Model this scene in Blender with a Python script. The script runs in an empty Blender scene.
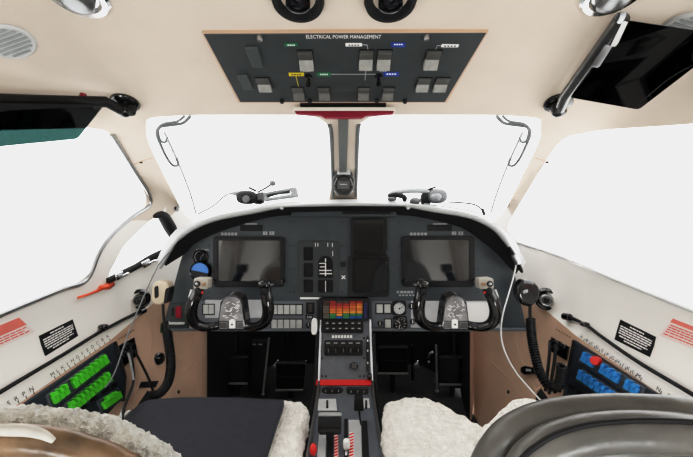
import bpy, bmesh, math, random
from mathutils import Vector as V, Matrix, noise
from mathutils.geometry import delaunay_2d_cdt
random.seed(4)
C = bpy.context.scene.collection
# ------------------------------------------------------------------ camera
F = 330.0; CX, CY = 346.5, 228.5
PITCH = math.radians(8.87)
CAM = V((0, 0, 1.0))
R = V((1, 0, 0)); FW = V((0, math.cos(PITCH), -math.sin(PITCH))); U = V((0, math.sin(PITCH), math.cos(PITCH)))
cd = bpy.data.cameras.new('camera'); cam = bpy.data.objects.new('camera', cd); C.objects.link(cam)
cam.location = CAM; cam.rotation_euler = (math.pi/2 - PITCH, 0, 0)
cd.sensor_width = 36; cd.lens = F/693*36; cd.clip_start = 0.01
bpy.context.scene.camera = cam

def ray(px, py): return FW + R*((px-CX)/F) - U*((py-CY)/F)
def A(px, py, d): return CAM + ray(px, py)*d          # measured point of the place, d metres along the view axis
def hitp(px, py, pl):                                 # measured point on a plane (point, normal)
    r = ray(px, py); return CAM + r*((pl[0]-CAM).dot(pl[1])/r.dot(pl[1]))
# ------------------------------------------------------------------ cabin hull (convex, smooth)
PLN = []
def pl(nx, ny, nz, d):
    l = math.sqrt(nx*nx+ny*ny+nz*nz); PLN.append((V((nx, ny, nz))/l, d/l))
pl(0, 0, 1, .30); pl(0, .306, 1, .425)
for s in (-1, 1):
    pl(s*.12, .507, 1, .601)
    pl(s, 0, .208, .644)
    pl(s, 0, -.3, .825)
    pl(s, .5, 0, 1.215)
    pl(s*.62, .2, 1, .66)
pl(0, 1, 0, 1.62)
K = .012
def Fh(p):
    ds = [n.dot(p)-d for n, d in PLN]; m = max(ds)
    return m + K*math.log(sum(math.exp((x-m)/K) for x in ds))
def hull_t(r):
    lo, hi = 0.02, 6.0
    for _ in range(34):
        m = (lo+hi)/2
        if Fh(r*m) > 0: hi = m
        else: lo = m
    return lo
def hull_n(p):                                        # inward normal at world point
    q = p-CAM; e = 1e-3
    g = V((Fh(q+V((e,0,0)))-Fh(q-V((e,0,0))), Fh(q+V((0,e,0)))-Fh(q-V((0,e,0))), Fh(q+V((0,0,e)))-Fh(q-V((0,0,e)))))
    return -g.normalized()
def H(px, py, off=0):
    r = ray(px, py); p = CAM + r*hull_t(r)
    return p + hull_n(p)*off if off else p
# ------------------------------------------------------------------ materials
def mat(name, col, rough=.6, metal=0, var=.08, scale=40, bump=0, bscale=None, emit=0, coat=0, spec=.5, alpha=None):
    m = bpy.data.materials.new(name); m.use_nodes = True
    nt = m.node_tree; b = nt.nodes['Principled BSDF']
    b.inputs['Roughness'].default_value = rough; b.inputs['Metallic'].default_value = metal
    b.inputs['Coat Weight'].default_value = coat; b.inputs['Specular IOR Level'].default_value = spec
    tc = nt.nodes.new('ShaderNodeTexCoord'); nz = nt.nodes.new('ShaderNodeTexNoise')
    nz.inputs['Scale'].default_value = scale; nz.inputs['Detail'].default_value = 4
    nt.links.new(tc.outputs['Object'], nz.inputs['Vector'])
    rp = nt.nodes.new('ShaderNodeValToRGB')
    rp.color_ramp.elements[0].position = .3; rp.color_ramp.elements[1].position = .7
    rp.color_ramp.elements[0].color = [max(0, c*(1-var)) for c in col]+[1]
    rp.color_ramp.elements[1].color = [min(1, c*(1+var)) for c in col]+[1]
    nt.links.new(nz.outputs['Fac'], rp.inputs['Fac']); nt.links.new(rp.outputs['Color'], b.inputs['Base Color'])
    if bump:
        n2 = nt.nodes.new('ShaderNodeTexNoise'); n2.inputs['Scale'].default_value = bscale or scale*4; n2.inputs['Detail'].default_value = 3
        nt.links.new(tc.outputs['Object'], n2.inputs['Vector'])
        bp = nt.nodes.new('ShaderNodeBump'); bp.inputs['Strength'].default_value = bump; bp.inputs['Distance'].default_value = .010 if 'sheep' in name else .004
        nt.links.new(n2.outputs['Fac'], bp.inputs['Height']); nt.links.new(bp.outputs['Normal'], b.inputs['Normal'])
    if emit:
        nt.links.new(rp.outputs['Color'], b.inputs['Emission Color']); b.inputs['Emission Strength'].default_value = emit
    if alpha is not None: b.inputs['Alpha'].default_value = alpha
    return m
def glass(name, tint=(1, 1, 1), refl=.04):
    m = bpy.data.materials.new(name); m.use_nodes = True; nt = m.node_tree
    for n in list(nt.nodes):
        if n.type == 'BSDF_PRINCIPLED': nt.nodes.remove(n)
    o = nt.nodes['Material Output']; t = nt.nodes.new('ShaderNodeBsdfTransparent'); g = nt.nodes.new('ShaderNodeBsdfGlossy')
    mx = nt.nodes.new('ShaderNodeMixShader'); t.inputs[0].default_value = (*tint, 1); g.inputs['Roughness'].default_value = .02
    mx.inputs[0].default_value = refl
    nt.links.new(t.outputs[0], mx.inputs[1]); nt.links.new(g.outputs[0], mx.inputs[2]); nt.links.new(mx.outputs[0], o.inputs[0])
    return m
M = dict(
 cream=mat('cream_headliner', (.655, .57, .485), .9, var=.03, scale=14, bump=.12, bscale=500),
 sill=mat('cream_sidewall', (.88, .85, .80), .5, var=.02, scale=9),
 post=mat('cream_paint', (.74, .68, .60), .6, var=.02),
 tan=mat('tan_leatherette', (.56, .39, .285), .7, var=.05, scale=12, bump=.1, bscale=300),
 black=mat('black_plastic', (.007, .007, .008), .42, var=.2, spec=.35),
 dark=mat('dark_void', (.006, .006, .007), .9, var=.3),
 gloss=mat('gloss_black', (.006, .006, .007), .14, var=.2, coat=.6),
 rubber=mat('black_rubber', (.010, .010, .011), .6, var=.2, spec=.3),
 panel=mat('panel_grey', (.052, .064, .073), .38, var=.10, scale=30, bump=.05, bscale=400),
 overhead=mat('overhead_panel_grey', (.040, .047, .049), .6, var=.08, scale=30),
 plate=mat('pale_panel_grey', (.48, .49, .50), .35, var=.06),
 ped=mat('pedestal_grey', (.125, .138, .158), .4, var=.08),
 screen=mat('screen_glass', (.006, .008, .011), .10, var=.1, spec=1.0, coat=1),
 white=mat('white_paint', (.82, .82, .80), .5, var=.02),
 wtext=mat('white_lettering', (.85, .85, .83), .6, var=.02),
 gtext=mat('grey_lettering', (.38, .39, .40), .6, var=.02),
 btext=mat('black_lettering', (.03, .03, .03), .6, var=.02),
 rtext=mat('red_lettering', (.72, .16, .14), .6, var=.05),
 button=mat('lit_button_caps', (.46, .47, .46), .35, var=.12, scale=60),
 chrome=mat('chrome', (.75, .76, .77), .16, metal=1, var=.05),
 steel=mat('brushed_steel', (.42, .43, .44), .35, metal=1, var=.08),
 greyp=mat('grey_plastic', (.33, .34, .34), .4, var=.06),
 lgrey=mat('light_grey_plastic', (.55, .56, .56), .4, var=.06),
 seal=mat('grey_window_seal', (.34, .36, .36), .4, var=.08),
 red=mat('signal_red', (.62, .02, .015), .4, var=.08),
 maroon=mat('maroon_vinyl', (.22, .006, .025), .45, var=.08),
 redp=mat('red_placard', (.80, .22, .18), .6, var=.03),
 orange=mat('red_orange_strap', (.85, .14, .06), .6, var=.08),
 green=mat('green_clips', (.10, .62, .035), .4, var=.08),
 blue=mat('blue_clips', (.04, .27, .62), .4, var=.08),
 navyboard=mat('dark_breaker_board', (.018, .024, .036), .5, var=.1),
 gtag=mat('green_tag', (.01, .16, .07), .5), btag=mat('blue_tag', (.015, .05, .30), .5), ytag=mat('yellow_tag', (.62, .50, .02), .5),
 skin=mat('sheepskin', (.84, .81, .75), .95, var=.12, scale=90, bump=1.0, bscale=150),
 greyskin=mat('grey_sheepskin', (.58, .575, .54), .95, var=.22, scale=45, bump=.7, bscale=200),
 navy=mat('charcoal_cloth', (.030, .032, .042), .9, var=.1, scale=80, bump=.2, bscale=700),
 leather=mat('grey_leather', (.12, .117, .108), .34, var=.25, scale=14, bump=.5, bscale=30),
 brown=mat('brown_leather', (.22, .145, .085), .3, var=.6, scale=18, bump=.6, bscale=35),
 whitecover=mat('white_piping', (.55, .53, .48), .8, var=.15),
 carpet=mat('dark_carpet', (.025, .027, .026), .95, var=.3, scale=60, bump=.4, bscale=300),
 teal=glass('tinted_teal_visor', (.15, .235, .225), .03),
 smoke=glass('smoked_visor', (.012, .012, .014), .05),
 clear=glass('window_glazing', (1, 1, 1), .0),
 clip=mat('dark_clear_clip', (.20, .20, .21), .15, var=.5, scale=30, coat=.6),
 crystal=mat('clear_acrylic', (.045, .048, .048), .12, var=.2, coat=.5),
 overgrey=mat('rocker_dark', (.075, .075, .07), .4, var=.1), rocker=mat('rocker_light', (.30, .30, .285), .3, var=.15, scale=90), rocker2=mat('rocker_mid', (.15, .15, .14), .3, var=.15, scale=90), blank=mat('blank_plate', (.062, .072, .072), .5, var=.06),
 pedalbar=mat('worn_pedal_edge', (.16, .16, .155), .4, var=.2),
 lead=mat('lead_grey', (.13, .14, .14), .5, var=.1), darkhouse=mat('dark_grey_housing', (.045, .05, .05), .4, var=.1), darkstrip=mat('grey_post_strip', (.13, .14, .135), .4, var=.06),
 micream=mat('microphone_cream', (.50, .42, .32), .45, var=.05),
 hsgrey=mat('headset_grey', (.12, .125, .13), .35, var=.15), hslight=mat('headset_silver', (.27, .28, .29), .35, var=.15), swbox=mat('switch_box_beige', (.36, .34, .30), .45, var=.08),
 liplit=mat('lip_lit', (.36, .37, .37), .5, var=.06),  # glareshield lip: window light put into the base colour
 skyblue=mat('blue_dial', (.05, .20, .55), .3, var=.1),
)
# annunciator lamp colours
LAMP = {}
for k, c in dict(dim=(.10, .045, .03), gray=(.18, .15, .12), red=(.42, .02, .015), ored=(.60, .075, .02), orange=(.75, .20, .03), amber=(.78, .33, .04), green=(.03, .26, .08), blue=(.01, .12, .42)).items():
    LAMP[k] = mat('lamp_'+k, [q*.72 for q in c], .35, var=.25, scale=120, emit=.12)
# ------------------------------------------------------------------ mesh builder
ORG = {}
class MB:
    def __init__(s): s.v = []; s.f = []
    def add(s, vs, fs):
        n = len(s.v); s.v += [V(v) for v in vs]; s.f += [[i+n for i in f] for f in fs]; return s
    def prism(s, pts, vec):
        n = len(pts); vec = V(vec)
        return s.add([V(p) for p in pts]+[V(p)+vec for p in pts], [list(range(n)), list(range(2*n-1, n-1, -1))]+[[i, (i+1) % n, n+(i+1) % n, n+i] for i in range(n)])
    def frustum(s, a, b):
        n = len(a)
        return s.add(list(a)+list(b), [list(range(n)), list(range(2*n-1, n-1, -1))]+[[i, (i+1) % n, n+(i+1) % n, n+i] for i in range(n)])
    def ring(s, outer, inner, vec):                    # frame with an opening, same vertex count
        n = len(outer); vec = V(vec); vs = [V(p) for p in outer]+[V(p) for p in inner]; vs += [p+vec for p in vs]; f = []
        for i in range(n):
            j = (i+1) % n
            f += [[i, j, n+j, n+i], [2*n+i, 3*n+i, 3*n+j, 2*n+j], [i, 2*n+i, 2*n+j, j], [n+i, n+j, 3*n+j, 3*n+i]]
        return s.add(vs, f)
    def box(s, c, x, y, z):
        c, x, y, z = V(c), V(x), V(y), V(z)
        return s.prism([c-x-y-z, c+x-y-z, c+x+y-z, c-x+y-z], z*2)
    def tube(s, pts, r, seg=10, sub=5, spline=True, closed=False, flat=None):
        pts = [V(p) for p in pts]; rs = list(r) if hasattr(r, '__len__') else [r]*len(pts)
        if spline and len(pts) > 2 and sub > 1:
            P, Q = [], []; n = len(pts); rng = n if closed else n-1
            for i in range(rng):
                g = (lambda k: k % n) if closed else (lambda k: min(max(k, 0), n-1))
                a, b, c, d = (pts[g(i+k)] for k in (-1, 0, 1, 2)); r0, r1 = rs[g(i)], rs[g(i+1)]
                for j in range(sub):
                    t = j/sub
                    P.append(.5*((2*b)+(c-a)*t+(2*a-5*b+4*c-d)*t*t+(3*b-a-3*c+d)*t**3)); Q.append(r0+(r1-r0)*t)
            if not closed: P.append(pts[-1]); Q.append(rs[-1])
            pts, rs = P, Q
        n = len(pts); vs = []; fs = []; up = None
        for i, p in enumerate(pts):
            a = pts[(i-1) % n] if (closed or i > 0) else p; b = pts[(i+1) % n] if (closed or i < n-1) else p
            t = (b-a).normalized()
            if up is None:
                up = V((0, 0, 1)) if abs(t.z) < .9 else V((0, 1, 0))
                if flat is not None: up = V(flat)
            e = up - t*up.dot(t); e.normalize(); up = e; w = t.cross(e)
            for k in range(seg):
                an = 2*math.pi*k/seg; vs.append(p+(e*math.cos(an)+w*math.sin(an))*rs[i])
        for i in range(n if closed else n-1):
            j = (i+1) % n
            for k in range(seg):
                l = (k+1) % seg; fs.append([i*seg+k, i*seg+l, j*seg+l, j*seg+k])
        if not closed: fs += [list(range(seg-1, -1, -1)), [(n-1)*seg+k for k in range(seg)]]
        return s.add(vs, fs)
    def lathe(s, c, axis, prof, seg=28, sx=1, ref=None):
        c = V(c); ax = V(axis).normalized(); e = V(ref) if ref else (V((0, 0, 1)) if abs(ax.z) < .8 else V((1, 0, 0)))
        e = (e-ax*e.dot(ax)).normalized(); w = ax.cross(e); vs = []; fs = []; n = len(prof)
        for r, h in prof:
            for k in range(seg):
                an = 2*math.pi*k/seg; vs.append(c+ax*h+(e*math.cos(an)+w*math.sin(an)*sx)*max(r, 1e-5))
        for i in range(n-1):
            for k in range(seg):
                l = (k+1) % seg; fs.append([i*seg+k, i*seg+l, (i+1)*seg+l, (i+1)*seg+k])
        fs += [list(range(seg-1, -1, -1)), [(n-1)*seg+k for k in range(seg)]]
        return s.add(vs, fs)
    def ell(s, c, x, y, z, nu=20, nv=12, p=1.0):
        c, x, y, z = V(c), V(x), V(y), V(z); sg = lambda a: math.copysign(abs(a)**p, a); vs = []; fs = []
        for i in range(nv+1):
            th = math.pi*i/nv-math.pi/2
            for k in range(nu):
                ph = 2*math.pi*k/nu
                ct = max(math.cos(th), 1e-4)
                vs.append(c+x*sg(math.cos(ph))*sg(ct)+y*sg(math.sin(ph))*sg(ct)+z*sg(math.sin(th)))
        for i in range(nv):
            for k in range(nu):
                l = (k+1) % nu; fs.append([i*nu+k, i*nu+l, (i+1)*nu+l, (i+1)*nu+k])
        fs += [list(range(nu-1, -1, -1)), [nv*nu+k for k in range(nu)]]
        return s.add(vs, fs)
    def grid(s, rows):
        n = len(rows[0]); vs = [p for r in rows for p in r]; fs = []
        for i in range(len(rows)-1):
            for j in range(n-1): fs.append([i*n+j, i*n+j+1, (i+1)*n+j+1, (i+1)*n+j])
        return s.add(vs, fs)
    def build(s, name, m, parent=None, bevel=0, bseg=2, smooth=True, org=None, angle=38, subsurf=0, fix=True):
        if parent is not None: o0 = ORG[parent.name]
        elif org is not None: o0 = V(org)
        else:
            lo = min(v.z for v in s.v); c = sum(s.v, V())/len(s.v); o0 = V((c.x, c.y, lo))
        me = bpy.data.meshes.new(name); me.from_pydata([v-o0 for v in s.v], [], s.f)
        if fix:
            bm = bmesh.new(); bm.from_mesh(me); bmesh.ops.recalc_face_normals(bm, faces=bm.faces); bm.to_mesh(me); bm.free()
        me.materials.append(M[m] if isinstance(m, str) else m)
        if smooth:
            me.polygons.foreach_set('use_smooth', [True]*len(me.polygons)); me.set_sharp_from_angle(angle=math.radians(angle))
        o = bpy.data.objects.new(name, me); C.objects.link(o)
        if parent is not None: o.parent = parent
        else: o.location = o0
        ORG[o.name] = o0
        if bevel:
            b = o.modifiers.new('bevel', 'BEVEL'); b.width = bevel; b.segments = bseg; b.limit_method = 'ANGLE'; b.angle_limit = math.radians(40); b.harden_normals = False
        if subsurf:
            b = o.modifiers.new('subsurf', 'SUBSURF'); b.levels = subsurf; b.render_levels = subsurf
        return o
def thing(name, label, cat, loc, group=None):
    o = bpy.data.objects.new(name, None); C.objects.link(o); o.location = loc; o.empty_display_size = .02
    ORG[o.name] = V(loc); o['label'] = label; o['category'] = cat
    if group: o['group'] = group
    return o
def tag(o, label, cat, group=None):
    o['label'] = label; o['category'] = cat
    if group: o['group'] = group
    return o
def struct(o): o['kind'] = 'structure'; return o
def lab(o, l): o['label'] = l; return o
def text(s, c, xd, yd, h, m, parent, name='lettering', width=None):
    cu = bpy.data.curves.new('t', 'FONT'); cu.body = s; cu.size = 1; cu.align_x = 'CENTER'; cu.align_y = 'CENTER'; cu.resolution_u = 2
    ob = bpy.data.objects.new('t', cu); C.objects.link(ob); bpy.context.view_layer.update()
    me = bpy.data.meshes.new_from_object(ob.evaluated_get(bpy.context.evaluated_depsgraph_get()))
    xs = [v.co.x for v in me.vertices]; w = max(xs)-min(xs)
    kx = h/.7 if width is None else width/w; ky = h/.7
    b = MB(); b.add([V(c)+V(xd)*(v.co.x*kx)+V(yd)*(v.co.y*ky) for v in me.vertices], [list(p.vertices) for p in me.polygons])
    bpy.data.objects.remove(ob); bpy.data.curves.remove(cu); bpy.data.meshes.remove(me)
    return b.build(name, m, parent, smooth=False, fix=False)
def rnd(pts, r=.3, n=4):                               # round the corners of a closed outline
    out = []; N = len(pts)
    for i in range(N):
        p, a, b = V(pts[i]), V(pts[i-1]), V(pts[(i+1) % N])
        s, e = p+(a-p)*r, p+(b-p)*r
        for k in range(n+1):
            t = k/n; out.append(s*(1-t)**2+p*2*t*(1-t)+e*t*t)
    return out
def rect(x0, y0, x1, y1): return [(x0, y0), (x1, y0), (x1, y1), (x0, y1)]
# ------------------------------------------------------------------ SETTING: hull with window openings
X0 = 343.5
mir = lambda poly: [(2*X0-x, y) for x, y in poly]
def smoothpoly(p, r=.3): return [(q.x, q.y) for q in rnd([V((x, y, 0)) for x, y in p], r, 3)]
WSL = smoothpoly([(190, 226), (146, 140), (146, 118), (190, 115), (331, 115), (331, 208), (260, 216)], .22)
WSR = mir(WSL)
SWL = smoothpoly([(-260, 96), (-120, 112), (0, 124), (75, 126), (112, 131), (152, 204), (114, 228), (86, 281), (0, 315), (-120, 365), (-260, 424)], .28)
SWR = mir(smoothpoly([(-260, 96), (-120, 112), (-6, 124), (87, 130), (127, 138), (181, 226), (174, 239), (0, 309), (-120, 357), (-260, 414)], .25))
DVW = smoothpoly([(106, 280), (124, 245), (157, 214), (178, 244), (140, 263)], .22)
WINS = [WSL, WSR, SWL, DVW, SWR]
def inside(x, y, poly):
    c = False; j = len(poly)-1
    for i in range(len(poly)):
        xi, yi = poly[i]; xj, yj = poly[j]
        if (yi > y) != (yj > y) and x < (xj-xi)*(y-yi)/(yj-yi)+xi: c = not c
        j = i
    return c
pts = []; edges = []
for w in WINS:
    n0 = len(pts); pts += [V(p) for p in w]; edges += [(n0+i, n0+(i+1) % len(w)) for i in range(len(w))]
TANR = [(470, 268), (500, 283), (530, 300.5), (548, 312), (577, 336.5), (668, 399.5), (900, 560), (1790, 1177)]
TANL = [(2*X0-x, y+(4 if x > 540 else 0)) for x, y in TANR]
BLK = [(207, 268), (207, 460)], [(470, 268), (470, 460)]
for tl_ in BLK:
    n0 = len(pts); pts += [V(p) for p in tl_]; edges += [(n0, n0+1)]
for tl_ in (TANR, TANL):
    n0 = len(pts); pts += [V(p) for p in tl_]; edges += [(n0+i, n0+i+1) for i in range(len(tl_)-1)]
def below_tan(x, y):
    if x < X0: y -= 4 if x < 147 else 0
    x = max(x, 2*X0-x)
    for (xa, ya), (xb, yb) in zip(TANR, TANR[1:]):
        if xa <= x <= xb: return y > ya+(yb-ya)*(x-xa)/(xb-xa)
    return x > 1000
gx = list(range(-1100, -100, 60))+list(range(-100, 800, 14))+list(range(800, 1800, 60))
gy = list(range(-560, -60, 50))+list(range(-60, 480, 14))+list(range(480, 1300, 60))
for x in gx:
    for y in gy: pts.append(V((x+.13, y+.17)))
cv, ce, cf, *_ = delaunay_2d_cdt(pts, edges, [], 0, 1e-5)
wp = []
for v in cv:
    r = ray(v.x, v.y); wp.append(CAM+r*hull_t(r))
shell = {'ceiling': [], 'wall_left': [], 'wall_right': [], 'wall_front': [], 'wall_lower_left': [], 'wall_lower_right': []}
FLOOR_Z = .02
for f in cf:
    c = (cv[f[0]]+cv[f[1]]+cv[f[2]])/3
    if any(inside(c.x, c.y, w) for w in WINS): continue
    q = (wp[f[0]]+wp[f[1]]+wp[f[2]])/3
    if q.z < FLOOR_Z-.02: continue
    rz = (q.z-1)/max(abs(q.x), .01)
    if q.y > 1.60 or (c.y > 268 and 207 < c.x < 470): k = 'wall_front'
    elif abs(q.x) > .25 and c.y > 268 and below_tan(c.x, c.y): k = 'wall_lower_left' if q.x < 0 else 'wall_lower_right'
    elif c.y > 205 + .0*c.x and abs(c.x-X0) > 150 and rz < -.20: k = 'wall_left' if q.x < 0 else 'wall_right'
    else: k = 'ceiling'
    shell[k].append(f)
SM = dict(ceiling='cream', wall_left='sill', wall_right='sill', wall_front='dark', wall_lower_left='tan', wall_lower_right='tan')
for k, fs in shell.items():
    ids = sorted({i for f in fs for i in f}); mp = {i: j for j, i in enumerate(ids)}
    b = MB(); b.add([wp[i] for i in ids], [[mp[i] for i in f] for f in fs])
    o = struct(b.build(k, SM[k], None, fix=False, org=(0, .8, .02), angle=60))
# window reveals + panes
for n, w in enumerate(WINS, 1):
    inn = [H(x, y) for x, y in w]; nn = [hull_n(p) for p in inn]
    out = [p-q*.022+(p-CAM).normalized()*.006 for p, q in zip(inn, nn)]
    b = MB(); m_ = len(w)
    b.add(inn+out, [[i, (i+1) % m_, m_+(i+1) % m_, m_+i] for i in range(m_)])
    fr = struct(b.build('trim_%d' % (n+2), 'sill' if n > 2 else 'post', None, org=inn[0]))
    c = sum(out, V())/m_
    b = MB(); b.add(out+[c], [[i, (i+1) % m_, m_] for i in range(m_)])
    g = struct(b.build('window_%d' % n, 'clear', None, org=c, fix=False))
    g.visible_shadow = True
# cabin behind the camera
prof_r = [(-.56, .0), (-.705, .66), (-.64, 1.12), (-.54, 1.255), (-.40, 1.305), (.40, 1.305), (.54, 1.255), (.64, 1.12), (.705, .66), (.56, .0)]
b = MB(); b.grid([[V((x*1.03, y, z+.004)) for x, z in prof_r] for y in (.20, -.5, -1.3)]); struct(b.build('wall_cabin', 'sill', None, fix=False, org=(0, -.5, .02), angle=20))
b = MB(); b.prism([V((x*1.03, -1.3, z)) for x, z in prof_r], V((0, -.02, 0))); struct(b.build('wall_rear', mat('brown_bulkhead', (.10, .08, .065), .6), None))
# floor and firewall cover
b = MB(); b.box((0, .15, FLOOR_Z-.01), (.75, 0, 0), (0, 1.5, 0), (0, 0, .01)); struct(b.build('floor', 'carpet', None))
# ------------------------------------------------------------------ INSTRUMENT PANEL
D = 1.08
def P(px, py, h=0): return A(px, py, D-h)
def pp(b, poly, h1, h0=0): return b.prism([P(x, y, h1) for x, y in poly], FW*(h1-h0))   # straight prism standing on the panel
def prect(b, x0, y0, x1, y1, h1, h0=0): return pp(b, rect(x0, y0, x1, y1), h1, h0)
def pring(b, o, i, h1, h0=0): return b.ring([P(x, y, h1) for x, y in o], [P(x, y, h1) for x, y in i], FW*(h1-h0))
PX = D/F
outline = [(168, 331), (165, 318), (180, 262), (188, 240), (207, 227), (248, 216), (283, 212), (404, 212), (439, 216), (480, 227), (503, 242), (513, 264), (527, 331)]
pan = thing('instrument_panel', 'wide dark grey instrument panel spanning the cockpit below the glareshield', 'instrument panel', P(343.5, 331))
b = MB(); pp(b, outline, 0, -.012); b.build('panel_face', 'panel', pan, bevel=.002)
b = MB(); prect(b, 167, 328.5, 527, 331.5, .012, 0); lab(b.build('lower_edge', 'ped', pan, bevel=.002), 'pale lower edge strip')
for x in (209, 290, 294.5, 342, 399, 478):
    for y in (222, 246, 269, 292):
        b = MB(); b.lathe(P(x, y, .0), -FW, [(.0022, 0), (.0022, .001), (.0015, .0016), (.0001, .0016)], 8); b.build('panel_screw', 'rubber', pan)
for sx in (0, 1):
    q = (lambda x: 2*X0-x) if sx else (lambda x: x)
    for x0, x1, y0, y1 in ((221, 238, 232.6, 235.4), (263, 268, 231.4, 235), (269.5, 275, 231.4, 235)):
        if sx: x0, x1 = {221: (410, 428), 263: (452, 457), 269.5: (458.5, 464)}[x0]; 
        b = MB(); n = max(2, int((x1-x0)/3.2))
        for i in range(n):
            a = x0+(x1-x0)*i/n; prect(b, a, y0, a+(x1-x0)/n*.72, y1, .0012)
        b.build('panel_lettering', 'gtext', pan, smooth=False)
    bb = MB(); a0, a1 = (240, 262) if not sx else (428, 452); prect(bb, a0, 225, a1, 231, .006); bb.build('vent_slot', 'black', pan, bevel=.001)
    bb = MB(); prect(bb, a0+5, 223.2, a1-5, 224.6, .002); bb.build('slot_label', 'gtext', pan, smooth=False)
b = MB(); prect(b, 300, 297.3, 335, 299.2, .002); b.build('label_strip', 'wtext', pan)
b = MB()
for i in range(5): prect(b, 397+i*3.4, 291, 399.6+i*3.4, 293.2, .001); prect(b, 399+i*3.4, 294.6, 401+i*3.4, 296, .001)
b.build('panel_lettering', 'gtext', pan, smooth=False)
b = MB()
for a in (0, 1):
    b.prism([P(341+(0 if a else 5), 275.5, .001), P(342.6+(0 if a else 1.8)+(0), 275.5, .001), P(346-(0 if a else 5), 279, .001), P(344.4-(0 if a else 1.8), 279, .001)], FW*.001)
b.build('cross_mark', 'wtext', pan, smooth=False)
b = MB(); prect(b, 340.5, 262, 345.5, 267, .006); b.build('push_button', 'black', pan, bevel=.0008)
# pale sub-panel along the lower edge
for poly in ([(188, 301), (271, 301), (305, 301), (316, 301), (316, 328), (188, 328)], [(372, 301), (411, 301), (411, 328), (372, 328)]):
    b = MB(); pp(b, poly, .003); lab(b.build('sub_panel', 'ped', pan, bevel=.001), 'paler grey lower sub-panel')
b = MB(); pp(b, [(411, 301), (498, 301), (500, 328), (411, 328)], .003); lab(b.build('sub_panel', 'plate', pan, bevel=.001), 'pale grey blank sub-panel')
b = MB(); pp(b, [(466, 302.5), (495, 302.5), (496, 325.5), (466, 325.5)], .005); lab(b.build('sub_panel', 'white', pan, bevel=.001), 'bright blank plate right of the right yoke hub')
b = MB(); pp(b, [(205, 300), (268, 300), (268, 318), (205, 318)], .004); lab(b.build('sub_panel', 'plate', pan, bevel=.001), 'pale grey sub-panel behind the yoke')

def display(bez, scr, label, knobs=(), cat='display screen', name='flight_display', group=None, frame='black'):
    t = thing(name, label, cat, P((bez[0]+bez[2])/2, bez[3], .01), group)
    o = rnd([V((x, y, 0)) for x, y in rect(*bez)], .06, 3); i = rnd([V((x, y, 0)) for x, y in rect(*scr)], .04, 3)
    b = MB(); pring(b, [(p.x, p.y) for p in o], [(p.x, p.y) for p in i], .014); b.build('bezel', frame, t, bevel=.0015)
    b = MB(); prect(b, scr[0]-.6, scr[1]-.6, scr[2]+.6, scr[3]+.6, .009, 0); b.build('screen', 'screen', t)
    for x, y, r in knobs:
        b = MB(); b.lathe(P(x, y, .012), -FW, [(r, 0), (r, .008), (r*.8, .011), (r*.3, .0115)], 14); b.build('knob', 'gloss', t)
    return t
display((213, 237, 284, 287), (217.5, 240.5, 280, 281.5), 'wide black display screen above the left control yoke', [(213.5, 281, .0075), (283.5, 281, .0075)])
display((402, 236.5, 475, 287), (406.5, 240, 470, 281), 'wide black display screen above the right control yoke', [(404, 281, .0085), (474, 281, .0085)])
t1 = display((350.5, 218, 387, 256), (353.5, 220.5, 383.5, 254), 'upper of the two stacked dark screens right of panel centre', (), name='radio_display', cat='display screen')
t2 = display((348, 256.5, 389, 297), (352.5, 258.5, 386, 292.5), 'lower of the two stacked dark screens right of panel centre', [(386.5, 247.5, .003), (386.5, 252, .003), (386.8, 262, .003)], name='radio_display', cat='display screen')
# standby plate with sockets
t = thing('standby_instrument_plate', 'dark plate with black sockets and white lines left of the centre screens', 'instrument plate', P(318, 296))
o = smoothpoly(rect(298, 241, 339, 296), .1)
b = MB(); pp(b, o, .006); b.build('plate', 'overhead', t, bevel=.001)
for r in ((303.5, 247, 313, 260.5), (303.5, 263, 313, 277), (303.5, 279.5, 313, 292.5), (318, 262, 333, 278), (318, 280, 333, 292.5)):
    b = MB(); q = smoothpoly(rect(*r), .12); qi = smoothpoly(rect(r[0]+.8, r[1]+.8, r[2]-.8, r[3]-.8), .12)
    pring(b, q, qi, .0085, .006); pp(b, qi, .0066, .006); b.build('socket', 'dark', t)
b = MB(); b.lathe(P(325.5, 263, .006), -FW, [(.024, 0), (.024, .0008), (.0001, .0008)], 24); b.build('dial', 'dark', t)
b = MB()
for r in ((325, 258.5, 326, 276), (319, 263, 324.8, 263.8), (320, 266.5, 324.8, 267.3), (319, 270, 331.5, 270.9), (319.5, 273.3, 332, 274.2), (325.2, 281, 325.9, 292)): prect(b, *r, .0084, .0066)
for x in (315, 317.5, 327.5, 332): prect(b, x, 243, x+.6, 246.6 if x < 330 else 247, .0078, .005)
prect(b, 332.4, 251, 333, 256, .0078, .005)
b.build('marking', 'wtext', t, smooth=False)
# two round instruments and the warning light box at the left edge
t = thing('round_clock', 'small black round clock at the upper left of the instrument panel', 'clock', P(201, 262))
b = MB(); b.lathe(P(201, 257, 0), -FW, [(.025, 0), (.025, .006), (.021, .009), (.020, .005), (.0001, .005)], 28); b.build('case', 'gloss', t)
b = MB(); b.lathe(P(201, 257, .0052), -FW, [(.019, 0), (.019, .0004), (.0001, .0004)], 24); b.build('dial_face', 'dark', t)
b = MB(); b.tube([P(201, 257, .0062), P(204, 254, .0062)], .0006, spline=False); b.tube([P(201, 257, .0062), P(200, 260, .0062)], .0005, spline=False); b.build('hand', 'gtext', t)
b = MB()
for i in range(6): prect(b, 196+i*2.2, 249, 197.6+i*2.2, 250.8, .001)
lab(b.build('lettering', 'gtext', t, smooth=False), 'pale label above the dial')
t = thing('attitude_gauge', 'round standby gauge with a bright blue upper half behind the left yoke', 'gauge', P(202, 281))
c = P(202, 271, 0)
b = MB(); b.lathe(c, -FW, [(.034, 0), (.034, .014), (.031, .02), (.028, .016), (.0001, .016)], 32); b.build('case', 'gloss', t)
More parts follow.
